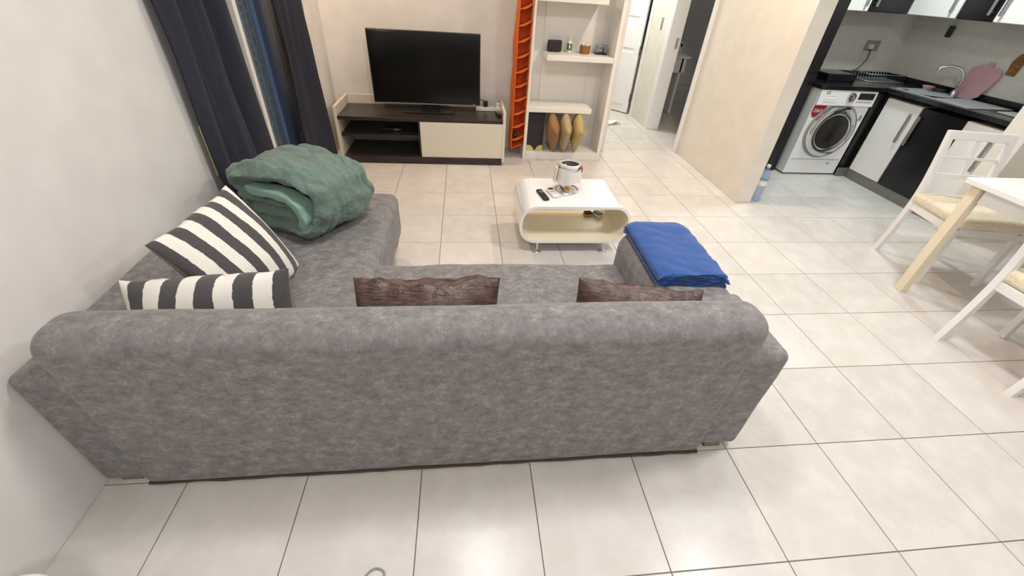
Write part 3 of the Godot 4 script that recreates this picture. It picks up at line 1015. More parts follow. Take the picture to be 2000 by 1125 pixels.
	part(p, "paper_tag", rbox(Vector3(0.018, 0.03, 0.002), 0.0008, 1), M.tissue, Vector3(-0.04, 0.178, 0.036), Vector3(0.2, -0.3, 0.3))
	for s in [-1.0, 1.0]:
		part(p, "wire_ear", tube(smooth_path([Vector3(s * 0.066, 0.178, 0.006), Vector3(s * 0.084, 0.186, 0.004), Vector3(s * 0.088, 0.174, -0.004), Vector3(s * 0.068, 0.166, -0.006)], 5), 0.002, 6), M.steel)
	# short brush lying at the stand
	var b := thing("shaving_brush", "small brush with tan bristles beside the ring stand", "brush", Vector3(0.432, top, -2.075), 0.35)
	part(b, "handle", tube([Vector3(0, 0.03, -0.075), Vector3(0, 0.018, -0.02)], 0.006, 8), M.bronze)
	part(b, "bristles", lathe([Vector2(0.0005, 0.044), Vector2(0.012, 0.042), Vector2(0.018, 0.030), Vector2(0.017, 0.02)].map(func(q): return Vector2(q.x, 0.064 - q.y)), 16), M.bristle, Vector3(0, 0.0, 0))
	part(b, "base_cup", lathe([Vector2(0.0005, 0.0), Vector2(0.017, 0.0), Vector2(0.019, 0.004), Vector2(0.018, 0.024)], 20), M.white_gloss)
	# two small things inside the table
	var inside_y := 0.1015
	var k1 := thing("trinket_box", "dark violet lacquered trinket inside the coffee table", "trinket", Vector3(0.672, inside_y, -2.27), 0.1)
	part(k1, "shell_base", rbox(Vector3(0.062, 0.022, 0.05), 0.008, 3), M.bristle, Vector3(0, 0.011, 0))
	part(k1, "lid", rbox(Vector3(0.056, 0.014, 0.044), 0.006, 3), M.charcoal, Vector3(0, 0.025, 0))
	var k2 := thing("trinket_box", "pale green patterned trinket inside the coffee table", "trinket", Vector3(0.742, inside_y + 0.004, -2.255), 0.5)
	part(k2, "shell_base", rbox(Vector3(0.05, 0.026, 0.075), 0.007, 3), M.cream_panel, Vector3(0, 0.013, 0))
	part(k2, "lid", rbox(Vector3(0.042, 0.01, 0.065), 0.004, 2), M.green, Vector3(0, 0.03, 0))

# ---------------------------------------------------------------- television and its stand
func build_tv_corner() -> void:
	var t := thing("tv_stand", "dark and cream television stand with open shelves and one door", "tv stand", Vector3(-0.625, 0, -3.78))
	var x0 := -0.77
	var x1 := 0.77
	part(t, "side_panel", box(0.026, 0.50, 0.50), M.cream_panel, Vector3(x0 + 0.013, 0.25, 0.01))
	part(t, "side_panel", box(0.026, 0.47, 0.50), M.cream_panel, Vector3(x1 - 0.013, 0.265, 0.01))
	part(t, "back_panel", box(1.49, 0.46, 0.016), M.cream_panel, Vector3(0, 0.27, -0.235))
	part(t, "top_board", box(1.488, 0.03, 0.47), M.wenge, Vector3(0, 0.405, 0.02))
	part(t, "shelf", box(0.70, 0.024, 0.43), M.wenge, Vector3(-0.395, 0.245, 0.0))
	part(t, "base_board", box(1.488, 0.062, 0.49), M.wenge, Vector3(0, 0.033, 0.02))
	part(t, "divider", box(0.02, 0.33, 0.43), M.wenge, Vector3(-0.035, 0.228, 0.0))
	part(t, "door", box(0.77, 0.325, 0.02), M.cream_panel, Vector3(0.363, 0.228, 0.245), Vector3.ZERO, "plain cream sliding door")
	# television
	var tv := thing("television", "black flat television on the low stand", "television", Vector3(-0.58, 0.42, -3.80), 0.0)
	part(tv, "cabinet", rbox(Vector3(0.985, 0.595, 0.045), 0.006, 2), M.black, Vector3(0, 0.36, 0))
	part(tv, "screen", box(0.955, 0.56, 0.004, 0.001), M.screen, Vector3(0, 0.364, 0.0225))
	part(tv, "lower_bezel", box(0.98, 0.008, 0.006, 0.001), M.alu, Vector3(0, 0.066, 0.0225))
	part(tv, "neck", box(0.18, 0.10, 0.03), M.black, Vector3(0.02, 0.05, -0.02))
	part(tv, "foot", rbox(Vector3(0.46, 0.014, 0.22), 0.005, 2), M.black, Vector3(0.02, 0.007, 0.0))
	var led := plain(rgb(255, 120, 110))
	led.emission_enabled = true
	led.emission = Color(1, 0.35, 0.3)
	led.emission_energy_multiplier = 1.5
	part(tv, "standby_led", rbox(Vector3(0.008, 0.006, 0.003), 0.001, 1), led, Vector3(0.435, 0.078, 0.0235))
	# power strip with plugs
	var ps := thing("power_strip", "white power strip with a black plug beside the television", "power strip", Vector3(0.0, 0.42, -3.885))
	part(ps, "body", rbox(Vector3(0.25, 0.036, 0.062), 0.006, 2), M.white, Vector3(0.0, 0.018, 0))
	var pl := part(ps, "plug", rbox(Vector3(0.046, 0.052, 0.044), 0.009, 3), M.black_soft, Vector3(-0.03, 0.062, 0))
	part(pl, "cord", tube(smooth_path([Vector3(-0.01, 0.02, 0.0), Vector3(-0.045, 0.035, -0.01), Vector3(-0.09, 0.012, -0.03), Vector3(-0.13, -0.03, -0.04)], 6), 0.0035, 6), M.cable)
	part(ps, "plug", rbox(Vector3(0.034, 0.04, 0.034), 0.006, 2), M.white, Vector3(0.092, 0.054, 0))
	part(ps, "switch", rbox(Vector3(0.012, 0.004, 0.01), 0.001, 1), M.red, Vector3(0.062, 0.037, 0.012))
	part(ps, "switch", rbox(Vector3(0.012, 0.004, 0.01), 0.001, 1), M.red, Vector3(0.005, 0.037, 0.012))
	var r := thing("remote_control", "dark remote control on the television stand", "remote", Vector3(0.095, 0.42, -3.735), 0.12)
	part(r, "body", rbox(Vector3(0.05, 0.02, 0.15), 0.007, 3), M.black_soft, Vector3(0, 0.01, 0))
	for i in 3:
		for j in 4:
			part(r, "button", rbox(Vector3(0.009, 0.003, 0.012), 0.001, 1), M.grey, Vector3((i - 1) * 0.014, 0.021, -0.05 + j * 0.022))
	# set-top box on the middle shelf
	var s := thing("settop_box", "small black set-top box on the stand's middle shelf", "set-top box", Vector3(-0.93, 0.257, -3.72), 0.08)
	part(s, "case", rbox(Vector3(0.19, 0.034, 0.13), 0.006, 2), M.black, Vector3(0, 0.017, 0))
	part(s, "display", box(0.05, 0.012, 0.003, 0.001), M.alu, Vector3(0.045, 0.019, 0.066))
	part(s, "cord", tube(smooth_path([Vector3(-0.05, 0.02, -0.066), Vector3(-0.07, 0.07, -0.11), Vector3(0.0, 0.08, -0.13), Vector3(0.05, 0.04, -0.12), Vector3(0.09, 0.02, -0.13)], 6), 0.004, 6), M.cable)

# ---------------------------------------------------------------- white shelf unit and contents
func build_shelf_unit() -> void:
	var t := thing("shelf_unit", "tall white shelf unit with staggered open shelves", "shelf unit", Vector3(0.76, 0, -3.88))
	var hgt := 1.9
	part(t, "side_panel", box(0.032, hgt, 0.32), M.white, Vector3(-0.392, hgt / 2, 0))
	part(t, "side_panel", box(0.032, hgt, 0.32), M.white, Vector3(0.388, hgt / 2, 0))
	part(t, "back_panel", box(0.75, hgt - 0.02, 0.01), M.white_matt, Vector3(0, hgt / 2, -0.152))
	part(t, "raised_back_panel", box(0.46, hgt - 0.1, 0.012), M.white_matt, Vector3(-0.015, hgt / 2 + 0.03, -0.142))
	part(t, "plinth_shelf", box(0.75, 0.075, 0.316), M.white, Vector3(0, 0.0375, 0.0))
	part(t, "shelf", box(0.62, 0.045, 0.28), M.white, Vector3(-0.066, 0.482, 0.018))
	part(t, "shelf", box(0.62, 0.045, 0.28), M.white, Vector3(0.062, 0.93, 0.018))
	part(t, "shelf", box(0.62, 0.045, 0.28), M.white, Vector3(-0.066, 1.370, 0.018))
	part(t, "top_board", box(0.81, 0.03, 0.32), M.white, Vector3(0, hgt + 0.015, 0))
	var y := 0.9535
	# black pouch
	var a := thing("zip_pouch", "dark brown zip pouch standing on the white shelf", "pouch", Vector3(0.612, y, -3.945), 0.1)
	part(a, "body", rbox(Vector3(0.135, 0.095, 0.045), 0.016, 4), M.charcoal, Vector3(0, 0.0485, 0))
	part(a, "zip", tube([Vector3(-0.067, 0.09, 0.0), Vector3(-0.069, 0.02, 0.0)], 0.003, 6), M.black)
	part(a, "pull_tab", rbox(Vector3(0.012, 0.03, 0.004), 0.0015, 1), M.black, Vector3(-0.03, 0.02, 0.024))
	# spray bottle
	var b := thing("spray_bottle", "small white spray bottle with a green label", "bottle", Vector3(0.757, y, -3.955))
	part(b, "bottle", lathe([Vector2(0.0005, 0), Vector2(0.021, 0.0), Vector2(0.022, 0.004), Vector2(0.022, 0.078), Vector2(0.018, 0.088), Vector2(0.009, 0.095), Vector2(0.009, 0.102)], 20), M.white)
	part(b, "label", lathe([Vector2(0.0224, 0.018), Vector2(0.0226, 0.018), Vector2(0.0226, 0.072), Vector2(0.0224, 0.072)], 20), M.green)
	part(b, "label_print", rbox(Vector3(0.012, 0.03, 0.003), 0.001, 1), M.tissue, Vector3(-0.004, 0.047, 0.0225))
	part(b, "spray_cap", lathe([Vector2(0.010, 0.100), Vector2(0.011, 0.104), Vector2(0.010, 0.125), Vector2(0.006, 0.138), Vector2(0.0005, 0.14)], 14), M.white)
	# wooden holder with tissues
	var c := thing("tissue_holder", "round woven holder with white tissues on the shelf", "basket", Vector3(0.90, y, -3.92))
	part(c, "basket", lathe([Vector2(0.0005, 0), Vector2(0.044, 0.0), Vector2(0.047, 0.004), Vector2(0.050, 0.066), Vector2(0.046, 0.068), Vector2(0.042, 0.02), Vector2(0.0005, 0.015)], 28), M.wicker)
	part(c, "tissue", rbox(Vector3(0.03, 0.055, 0.02), 0.006, 2), M.tissue, Vector3(-0.022, 0.062, 0.0), Vector3(0.1, 0.3, 0.15))
	part(c, "tissue", rbox(Vector3(0.04, 0.03, 0.03), 0.01, 2), M.tissue, Vector3(0.016, 0.062, 0.01), Vector3(0.3, 0.2, -0.4))
	# hole punch
	var d := thing("hole_punch", "grey paper hole punch with a black base", "hole punch", Vector3(1.055, y, -3.925), 0.05)
	part(d, "base", rbox(Vector3(0.105, 0.016, 0.075), 0.005, 2), M.black, Vector3(0, 0.008, 0))
	part(d, "arch", join([[rbox(Vector3(0.022, 0.055, 0.05), 0.006, 2), at(-0.036, 0.042, 0)], [rbox(Vector3(0.022, 0.055, 0.05), 0.006, 2), at(0.036, 0.042, 0)], [rbox(Vector3(0.094, 0.024, 0.06), 0.008, 3), at(0, 0.066, -0.002)]]), plain(rgb(140, 150, 158), 0.3, 0.3))
	part(d, "pins", join([[box(0.04, 0.03, 0.02), at(0, 0.032, -0.01)]]), M.steel)
	# bottom: dark pennant box with yellow corners, three cushions
	var e := thing("gift_box", "tall dark box with pale yellow corner flaps", "box", Vector3(0.475, 0.075, -3.87), 0.0)
	part(e, "box", rbox(Vector3(0.165, 0.375, 0.20), 0.003, 1), M.charcoal, Vector3(0, 0.1885, 0))
	for s in [-1.0, 1.0]:
		part(e, "corner_flap", prism(PackedVector2Array([Vector2(-s * 0.082, 0.0), Vector2(-s * 0.003, 0.0), Vector2(-s * 0.016, 0.022), Vector2(-s * 0.034, 0.045), Vector2(-s * 0.05, 0.052), Vector2(-s * 0.082, 0.055)]), 0.004), M.yellow, Vector3(0, 0.001, 0.103))
	var spots := [[0.640, 0.10, "brown satin cushion standing beside the dark box"], [0.762, 0.02, "olive beige cushion standing between two other cushions"], [0.890, -0.04, "shiny gold cushion standing on the bottom shelf"]]
	for k in 3:
		var o := single("satin_cushion", pillow(0.30, 0.30, 0.122, 40 + k, 0.014, 30), M.gold[k], spots[k][2], "cushion", Vector3.ZERO, Vector3.ZERO, "cushions in the shelf unit")
		# on one corner, edge towards the room
		o.transform = Transform3D(Basis(Vector3.RIGHT, -0.16) * Basis(Vector3(0, 0, 1), spots[k][1]) * Basis(Vector3.UP, PI / 2) * Basis(Vector3(0, 0, 1), PI / 4), Vector3(spots[k][0], 0.288, -3.745))


func build_organizer() -> void:
	# hangs askew: every pocket floor climbs to the right
	var t := thing("hanging_organizer", "orange fabric hanging organizer with a column of pockets", "organizer", Vector3(0.228, 0, -3.715))
	var w := 0.122
	var dp := 0.11
	var rise := 0.052
	var bottom := 0.10
	var top := 1.85
	var nz := noise(121, 1.5, 2)
	var place := func(u: float, y: float, d: float) -> Vector3:
		# u across, d depth 0..1; the left side swells outwards towards the back
		var swell := -0.016 * d * (1.0 - u) * (1.0 + 1.5 * nz.get_noise_1d(y * 0.9))
		var sway := 0.006 * nz.get_noise_1d(y * 0.7 + 5.0) + 0.009 * y
		return Vector3(u * w + swell + sway, y + rise * u, -dp * d)
	for e in [0.0, 1.0]:
		var a := grid(4, 60, func(u, v): return place.call(e, lerpf(bottom, top, v), u), true)
		var b := grid(4, 60, func(u, v): return place.call(e, lerpf(bottom, top, v), u) + Vector3(0.003, 0, 0), false)
		part(t, "side_panel", join([[a, Transform3D.IDENTITY], [b, Transform3D.IDENTITY]]), M.orange)
		part(t, "edge_binding", tube(range(61).map(func(i): return place.call(e, lerpf(bottom, top, i / 60.0), 0.0)), 0.004, 6), M.orange)
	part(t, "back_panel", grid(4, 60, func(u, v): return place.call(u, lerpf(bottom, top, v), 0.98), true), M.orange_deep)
	part(t, "bottom_panel", grid(6, 4, func(u, v): return place.call(u, bottom, v), true), M.orange)
	for k in 15:
		var y := bottom + 0.085 + 0.1215 * k
		if y > top:
			break
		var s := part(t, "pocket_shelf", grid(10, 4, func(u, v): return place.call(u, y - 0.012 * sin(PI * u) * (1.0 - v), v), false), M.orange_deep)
		part(s, "front_edge", tube(range(11).map(func(i): return place.call(i / 10.0, y, -0.01)), 0.0042, 6), M.orange)
		part(s, "sagging_lip", grid(10, 2, func(u, v): return place.call(u, y - 0.016 * sin(PI * u) * v, -0.005 - 0.02 * v), true), M.orange)
	part(t, "hanging_loop", tube(smooth_path([place.call(0.1, top, 0.3), place.call(0.5, top + 0.12, 0.3), place.call(0.9, top, 0.3)], 6), 0.006, 6), M.orange)
	single("rolled_socks", rbox(Vector3(0.05, 0.05, 0.06), 0.02, 3), M.charcoal, "dark rolled bundle in a low organizer pocket", "bundle", Vector3(0.268, 0.235, -3.765), Vector3(0, 0, 0.4))

# ---------------------------------------------------------------- kitchen
func cabinet(called: String, label: String, lo: Vector3, hi: Vector3, face: String, door_mat: Material, handle_at := 0.0, handle_y := 0.0, handle_len := 0.25, group := "") -> Node3D:
	# face "x": door on the -x side; face "z": door on the +z side
	var size := hi - lo
	var c := (lo + hi) / 2
	var t := thing(called, label, "cabinet", Vector3(c.x, lo.y, c.z), 0, group)
	part(t, "body", box(size.x, size.y, size.z, 0.002), M.black if door_mat == M.black else M.white, Vector3(0, size.y / 2, 0))
	var d: MeshInstance3D
	if face == "x":
		d = part(t, "door", box(0.018, size.y - 0.006, size.z - 0.005, 0.002), door_mat, Vector3(-size.x / 2 - 0.0095, size.y / 2, 0))
	else:
		d = part(t, "door", box(size.x - 0.005, size.y - 0.006, 0.018, 0.002), door_mat, Vector3(0, size.y / 2, size.z / 2 + 0.0095))
	if handle_len > 0.0:
		var hx := Vector3(-0.03, handle_y - size.y / 2, handle_at) if face == "x" else Vector3(handle_at, handle_y - size.y / 2, 0.03)
		var out := Vector3(0.02, 0, 0) if face == "x" else Vector3(0, 0, -0.02)
		var bar := box(0.008, handle_len, 0.022, 0.002) if face == "x" else box(0.022, handle_len, 0.008, 0.002)
		var post := box(0.022, 0.012, 0.012, 0.002) if face == "x" else box(0.012, 0.012, 0.022, 0.002)
		part(d, "handle", join([[bar, Transform3D(Basis.IDENTITY, Vector3.ZERO)], [post, Transform3D(Basis.IDENTITY, out * 0.5 + Vector3(0, handle_len * 0.38, 0))], [post, Transform3D(Basis.IDENTITY, out * 0.5 - Vector3(0, handle_len * 0.38, 0))]]), M.alu, hx)
	return t

func build_kitchen() -> void:
	var H := 0.86
	# tall black cabinet beside the washing machine
	var tc := thing("tall_cabinet", "tall glossy black cabinet left of the washing machine", "cabinet", Vector3(2.75, 0, -3.795))
	part(tc, "body", box(0.61, 2.3, 0.49), M.black, Vector3(0, 1.15, 0))
	part(tc, "door", box(0.60, 0.92, 0.018), M.black, Vector3(0, 0.47, 0.255))
	part(tc, "door", box(0.60, 1.35, 0.018), M.black, Vector3(0, 1.62, 0.255))
	# worktop
	var w := thing("worktop", "black granite L-shaped worktop with a low upstand", "worktop", Vector3(3.7, 0.82, -3.5))
	part(w, "slab", box(1.22, 0.035, 0.625), M.granite, Vector3(-0.03, H - 0.8375, -0.235))
	part(w, "slab", box(0.545, 0.035, 1.125), M.granite, Vector3(0.3, H - 0.8375, 0.64))
	part(w, "upstand", box(1.2, 0.05, 0.015), M.granite, Vector3(-0.03, H - 0.795, -0.541))
	part(w, "upstand", box(0.015, 0.05, 1.74), M.granite, Vector3(0.553, H - 0.795, 0.32))
	# washing machine
	washing_machine()
	single("filler_panel", join([[box(0.10, 0.80, 0.02), at(0, 0.42, 0)], [box(0.10, 0.004, 0.024), at(0, 0.30, 0)], [box(0.10, 0.004, 0.024), at(0, 0.55, 0)]]), M.black, "black filler panel right of the washing machine", "panel", Vector3(3.732, 0, -3.45))
	# base units of the right run
	cabinet("base_cabinet", "white base cabinet next to the corner of the kitchen", Vector3(3.79, 0.09, -3.40), Vector3(4.26, 0.785, -3.03), "x", M.white, 0.13, 0.50, 0.25)
	cabinet("base_cabinet", "black base cabinet under the kitchen sink", Vector3(3.79, 0.09, -3.025), Vector3(4.26, 0.785, -2.63), "x", M.black, -0.165, 0.50, 0.25)
	cabinet("base_cabinet", "white base cabinet against the kitchen end wall", Vector3(3.79, 0.09, -2.625), Vector3(4.26, 0.785, -2.305), "x", M.white, 0.10, 0.50, 0.25)
	var k := thing("plinth", "grey plinth strip under the kitchen base cabinets", "plinth", Vector3(3.785, 0, -2.86))
	part(k, "board", box(0.016, 0.088, 1.10), M.kick, Vector3(0.0, 0.045, 0.0))
	part(k, "board", box(0.115, 0.088, 0.016), M.kick, Vector3(-0.055, 0.045, -0.56))
	# wall cabinets
	var y0 := 1.425
	cabinet("wall_cabinet", "white wall cabinet beside the tall black cabinet", Vector3(3.06, y0, -4.05), Vector3(3.40, 2.2, -3.73), "z", M.white, 0.12, 0.14, 0.2, "kitchen wall cabinets")
	cabinet("wall_cabinet", "black wall cabinet above the cable socket", Vector3(3.40, y0, -4.05), Vector3(3.80, 2.2, -3.73), "z", M.black, -0.15, 0.14, 0.2, "kitchen wall cabinets")
	cabinet("wall_cabinet", "white corner wall cabinet above the dish rack", Vector3(3.82, y0, -3.71), Vector3(4.26, 2.2, -3.25), "x", M.white, 0.18, 0.14, 0.2, "kitchen wall cabinets")
	cabinet("wall_cabinet", "black wall cabinet above the sink", Vector3(3.82, y0, -3.245), Vector3(4.26, 2.2, -2.95), "x", M.black, 0.11, 0.14, 0.2, "kitchen wall cabinets")
	cabinet("wall_cabinet", "white wall cabinet above the hanging wooden spatulas", Vector3(3.82, y0, -2.945), Vector3(4.26, 2.2, -2.5), "x", M.white, -0.18, 0.14, 0.2, "kitchen wall cabinets")
	# induction hob with its cable
	var hb := thing("induction_hob", "black portable hob on the worktop above the washer", "hob", Vector3(3.42, H, -3.80), 0.0)
	part(hb, "case", rbox(Vector3(0.30, 0.06, 0.30), 0.006, 2), M.black, Vector3(0, 0.03, 0))
	part(hb, "glass_top", box(0.29, 0.004, 0.29, 0.001), M.screen, Vector3(0, 0.062, 0))
	var sk := thing("wall_socket", "grey double wall socket with a white plug and cable", "socket", Vector3(3.925, 1.14, -4.044))
	part(sk, "plate", rbox(Vector3(0.15, 0.09, 0.012), 0.004, 2), M.grey)
	var pg := part(sk, "plug", rbox(Vector3(0.045, 0.045, 0.04), 0.008, 2), M.white, Vector3(-0.03, -0.005, 0.024))
	part(pg, "cord", tube(smooth_path([Vector3(0, -0.02, 0.01), Vector3(0.01, -0.1, 0.02), Vector3(-0.06, -0.19, 0.04), Vector3(-0.17, -0.23, 0.08), Vector3(-0.29, -0.245, 0.14)], 8), 0.0045, 6), M.cable)
	# wire dish rack
	var rk := thing("dish_rack", "low chrome wire dish rack on the corner worktop", "dish rack", Vector3(3.95, H, -3.82), -0.1)
	for yy in [0.008, 0.07]:
		part(rk, "frame_wire", tube([Vector3(-0.19, yy, -0.13), Vector3(0.19, yy, -0.13), Vector3(0.19, yy, 0.13), Vector3(-0.19, yy, 0.13)], 0.003, 6, true), M.steel)
	for i in 13:
		var x := -0.18 + 0.03 * i
		part(rk, "wire", tube([Vector3(x, 0.07, 0.13), Vector3(x, 0.01, 0.11), Vector3(x, 0.01, -0.11), Vector3(x, 0.07, -0.13)], 0.002, 5), M.steel)
	# sink, tap
	var sn := thing("kitchen_sink", "stainless steel sink with drainer in the black worktop", "sink", Vector3(3.98, H, -3.05))
	part(sn, "rim", join([[rbox(Vector3(0.42, 0.006, 0.05), 0.002, 1), at(0, 0.003, -0.375)], [rbox(Vector3(0.42, 0.006, 0.36), 0.002, 1), at(0, 0.003, 0.19)], [rbox(Vector3(0.05, 0.006, 0.75), 0.002, 1), at(-0.187, 0.003, -0.015)], [rbox(Vector3(0.05, 0.006, 0.75), 0.002, 1), at(0.187, 0.003, -0.015)]]), M.sink)
	part(sn, "bowl", lathe([Vector2(0.0005, 0.0012), Vector2(0.13, 0.0014), Vector2(0.155, 0.003), Vector2(0.165, 0.0062)], 32), M.sink, Vector3(0, 0, -0.18))
	for i in 5:
		part(sn, "drainer_rib", rbox(Vector3(0.26, 0.004, 0.012), 0.002, 1), M.sink, Vector3(0, 0.007, 0.08 + 0.055 * i))
	var tp := thing("tap", "chrome gooseneck kitchen tap behind the sink", "tap", Vector3(4.14, H + 0.006, -3.17))
	part(tp, "base", lathe([Vector2(0.026, 0), Vector2(0.024, 0.03), Vector2(0.014, 0.045)], 16), M.chrome)
	part(tp, "spout", tube(smooth_path([Vector3(0, 0.03, 0), Vector3(0.0, 0.14, 0.0), Vector3(-0.03, 0.205, -0.03), Vector3(-0.09, 0.22, -0.08), Vector3(-0.14, 0.20, -0.12)], 8), 0.010, 10), M.chrome)
	part(tp, "nozzle", tube([Vector3(-0.14, 0.205, -0.12), Vector3(-0.148, 0.16, -0.126)], 0.015, 12), M.chrome)
	part(tp, "lever", tube([Vector3(-0.01, 0.05, 0.0), Vector3(-0.06, 0.085, 0.06)], 0.006, 8), M.chrome)
	var bw := thing("soap_bowl", "small pale pink bowl at the edge of the sink", "bowl", Vector3(4.14, H, -3.42))
	part(bw, "bowl", lathe([Vector2(0.0005, 0.0), Vector2(0.03, 0.0), Vector2(0.05, 0.035), Vector2(0.046, 0.036), Vector2(0.026, 0.008), Vector2(0.0005, 0.006)], 24), M.pink)
	single("dish_sponge", rbox(Vector3(0.06, 0.03, 0.09), 0.006, 2), M.charcoal, "dark sponge lying beside the kitchen tap", "sponge", Vector3(4.16, H + 0.0155, -3.32), Vector3(0, 0.3, 0))
	# pink board leaning on the wall
	var board := PackedVector2Array()
	for p in [[-0.10, 0.0], [0.05, 0.0], [0.09, 0.03], [0.12, 0.12], [0.135, 0.2], [0.12, 0.235], [0.07, 0.25], [0.02, 0.252], [0.018, 0.29], [-0.018, 0.29], [-0.02, 0.252], [-0.075, 0.25], [-0.12, 0.23], [-0.13, 0.18], [-0.115, 0.1]]:
		board.append(Vector2(p[0], p[1]))
	var cb := single("chopping_board", prism(board, 0.012), M.pink, "pink plastic chopping board leaning on the kitchen wall", "chopping board", Vector3(4.20, H, -3.10))
	cb.rotation = Vector3(0, -PI / 2, 0.0)
	cb.rotate_object_local(Vector3.RIGHT, -0.16)
	# wooden utensils hanging on the wall
	var ut := thing("wooden_spatula", "brown wooden spatula hanging on the kitchen wall", "spatula", Vector3(4.25, 1.08, -2.92))
	part(ut, "blade", prism(PackedVector2Array([Vector2(-0.035, 0.0), Vector2(0.03, -0.005), Vector2(0.04, 0.09), Vector2(0.012, 0.15), Vector2(-0.018, 0.15), Vector2(-0.045, 0.09)]), 0.012), M.wood, Vector3.ZERO, Vector3(0, -PI / 2, 0))
	part(ut, "handle", tube([Vector3(0, 0.14, 0), Vector3(0, 0.34, 0)], 0.009, 8), M.wood)
	var hk := thing("hanging_scrubber", "dark green scrubber hanging under the wall cabinet", "scrubber", Vector3(4.24, 1.32, -3.62))
	part(hk, "pad", rbox(Vector3(0.02, 0.09, 0.05), 0.008, 2), plain(rgb(40, 66, 58), 0.8))
	part(hk, "loop", tube([Vector3(0, 0.04, 0), Vector3(0.012, 0.11, 0)], 0.003, 6), M.steel)
	single("worktop_tray", rbox(Vector3(0.16, 0.012, 0.22), 0.004, 2), M.grey, "flat grey tray on the worktop by the end wall", "tray", Vector3(3.99, H + 0.0065, -2.47))

func washing_machine() -> void:
	var t := thing("washing_machine", "white front-loading washing machine under the black worktop", "washing machine", Vector3(3.378, 0, -3.72))
	var zf := 0.28
	part(t, "body", rbox(Vector3(0.59, 0.815, 0.55), 0.008, 2), M.white_gloss, Vector3(0, 0.422, 0))
	part(t, "control_panel", rbox(Vector3(0.588, 0.135, 0.022), 0.006, 2), M.white_gloss, Vector3(0, 0.755, zf + 0.004), Vector3(-0.06, 0, 0))
	var zp := zf + 0.017
	part(t, "detergent_drawer", rbox(Vector3(0.13, 0.04, 0.006), 0.002, 1), M.white, Vector3(-0.18, 0.735, zp), Vector3.ZERO)
	var dial := part(t, "dial", lathe([Vector2(0.044, 0.0), Vector2(0.042, 0.012), Vector2(0.03, 0.018), Vector2(0.028, 0.014), Vector2(0.0005, 0.014)], 28), M.chrome, Vector3(0.03, 0.765, zp - 0.002), Vector3(PI / 2, 0, 0))
	part(dial, "dial_ring", lathe([Vector2(0.034, 0.016), Vector2(0.031, 0.020), Vector2(0.029, 0.016)], 28), M.black)
	part(t, "display", box(0.16, 0.055, 0.006, 0.002), M.screen, Vector3(0.185, 0.778, zp))
	part(t, "button_row", join(range(6).map(func(i): return [box(0.018, 0.01, 0.005, 0.001), at(0.11 + 0.028 * i, 0.728, zp)])), M.grey)
	# door
	var d := part(t, "door", lathe([Vector2(0.245, 0.0), Vector2(0.24, 0.025), Vector2(0.215, 0.040), Vector2(0.175, 0.042), Vector2(0.160, 0.030)], 48), M.chrome, Vector3(0.0, 0.445, zf - 0.006), Vector3(PI / 2, 0, 0))
	part(d, "door_glass", lathe([Vector2(0.166, 0.030), Vector2(0.14, 0.042), Vector2(0.10, 0.052), Vector2(0.05, 0.058), Vector2(0.0005, 0.060)], 40), M.dark_glass)
	part(d, "door_grip", rbox(Vector3(0.02, 0.02, 0.16), 0.008, 2), M.alu, Vector3(0.185, 0.036, 0.0))
	part(t, "gasket", lathe([Vector2(0.262, 0.0), Vector2(0.258, 0.008), Vector2(0.244, 0.008)], 48), M.grey, Vector3(0, 0.445, zf - 0.006), Vector3(PI / 2, 0, 0))
	part(t, "service_flap", box(0.55, 0.004, 0.004, 0.001), M.grey, Vector3(0, 0.165, zf - 0.003))
	part(t, "flap_catch", box(0.03, 0.012, 0.004, 0.001), M.grey, Vector3(0.16, 0.125, zf - 0.003))
	for x in [-0.23, 0.23]:
		part(t, "foot", lathe([Vector2(0.0005, 0), Vector2(0.022, 0.0), Vector2(0.02, 0.016)], 12), M.black, Vector3(x, 0, 0.2))
	part(t, "energy_label", box(0.035, 0.05, 0.002, 0.0005), M.grey, Vector3(0.255, 0.58, zf - 0.004))
	# red two-in-one sticker
	var st := part(t, "sticker", prism(PackedVector2Array([Vector2(-0.065, 0.05), Vector2(0.065, 0.05), Vector2(0.065, 0.035), Vector2(-0.01, -0.055), Vector2(-0.04, -0.06), Vector2(-0.065, -0.02)]), 0.002), M.red, Vector3(-0.222, 0.632, zf - 0.003))
	part(st, "lettering", lettering("2in1", 0.034), M.white, Vector3(-0.008, 0.004, 0.0015))
	part(t, "logo", lettering("LG", 0.026), M.charcoal, Vector3(-0.22, 0.797, zp - 0.004))
	part(t, "panel_print", box(0.10, 0.003, 0.001, 0.0003), M.grey, Vector3(-0.18, 0.768, zp - 0.003))

func lettering(text: String, size: float) -> TextMesh:
	var tm := TextMesh.new()
	tm.text = text
	var sf := SystemFont.new()
	sf.font_names = PackedStringArray(["Droid Sans"])
	sf.font_weight = 700
	tm.font = sf
	tm.font_size = 32
	tm.pixel_size = size / 24.0
	tm.depth = 0.001
	return tm

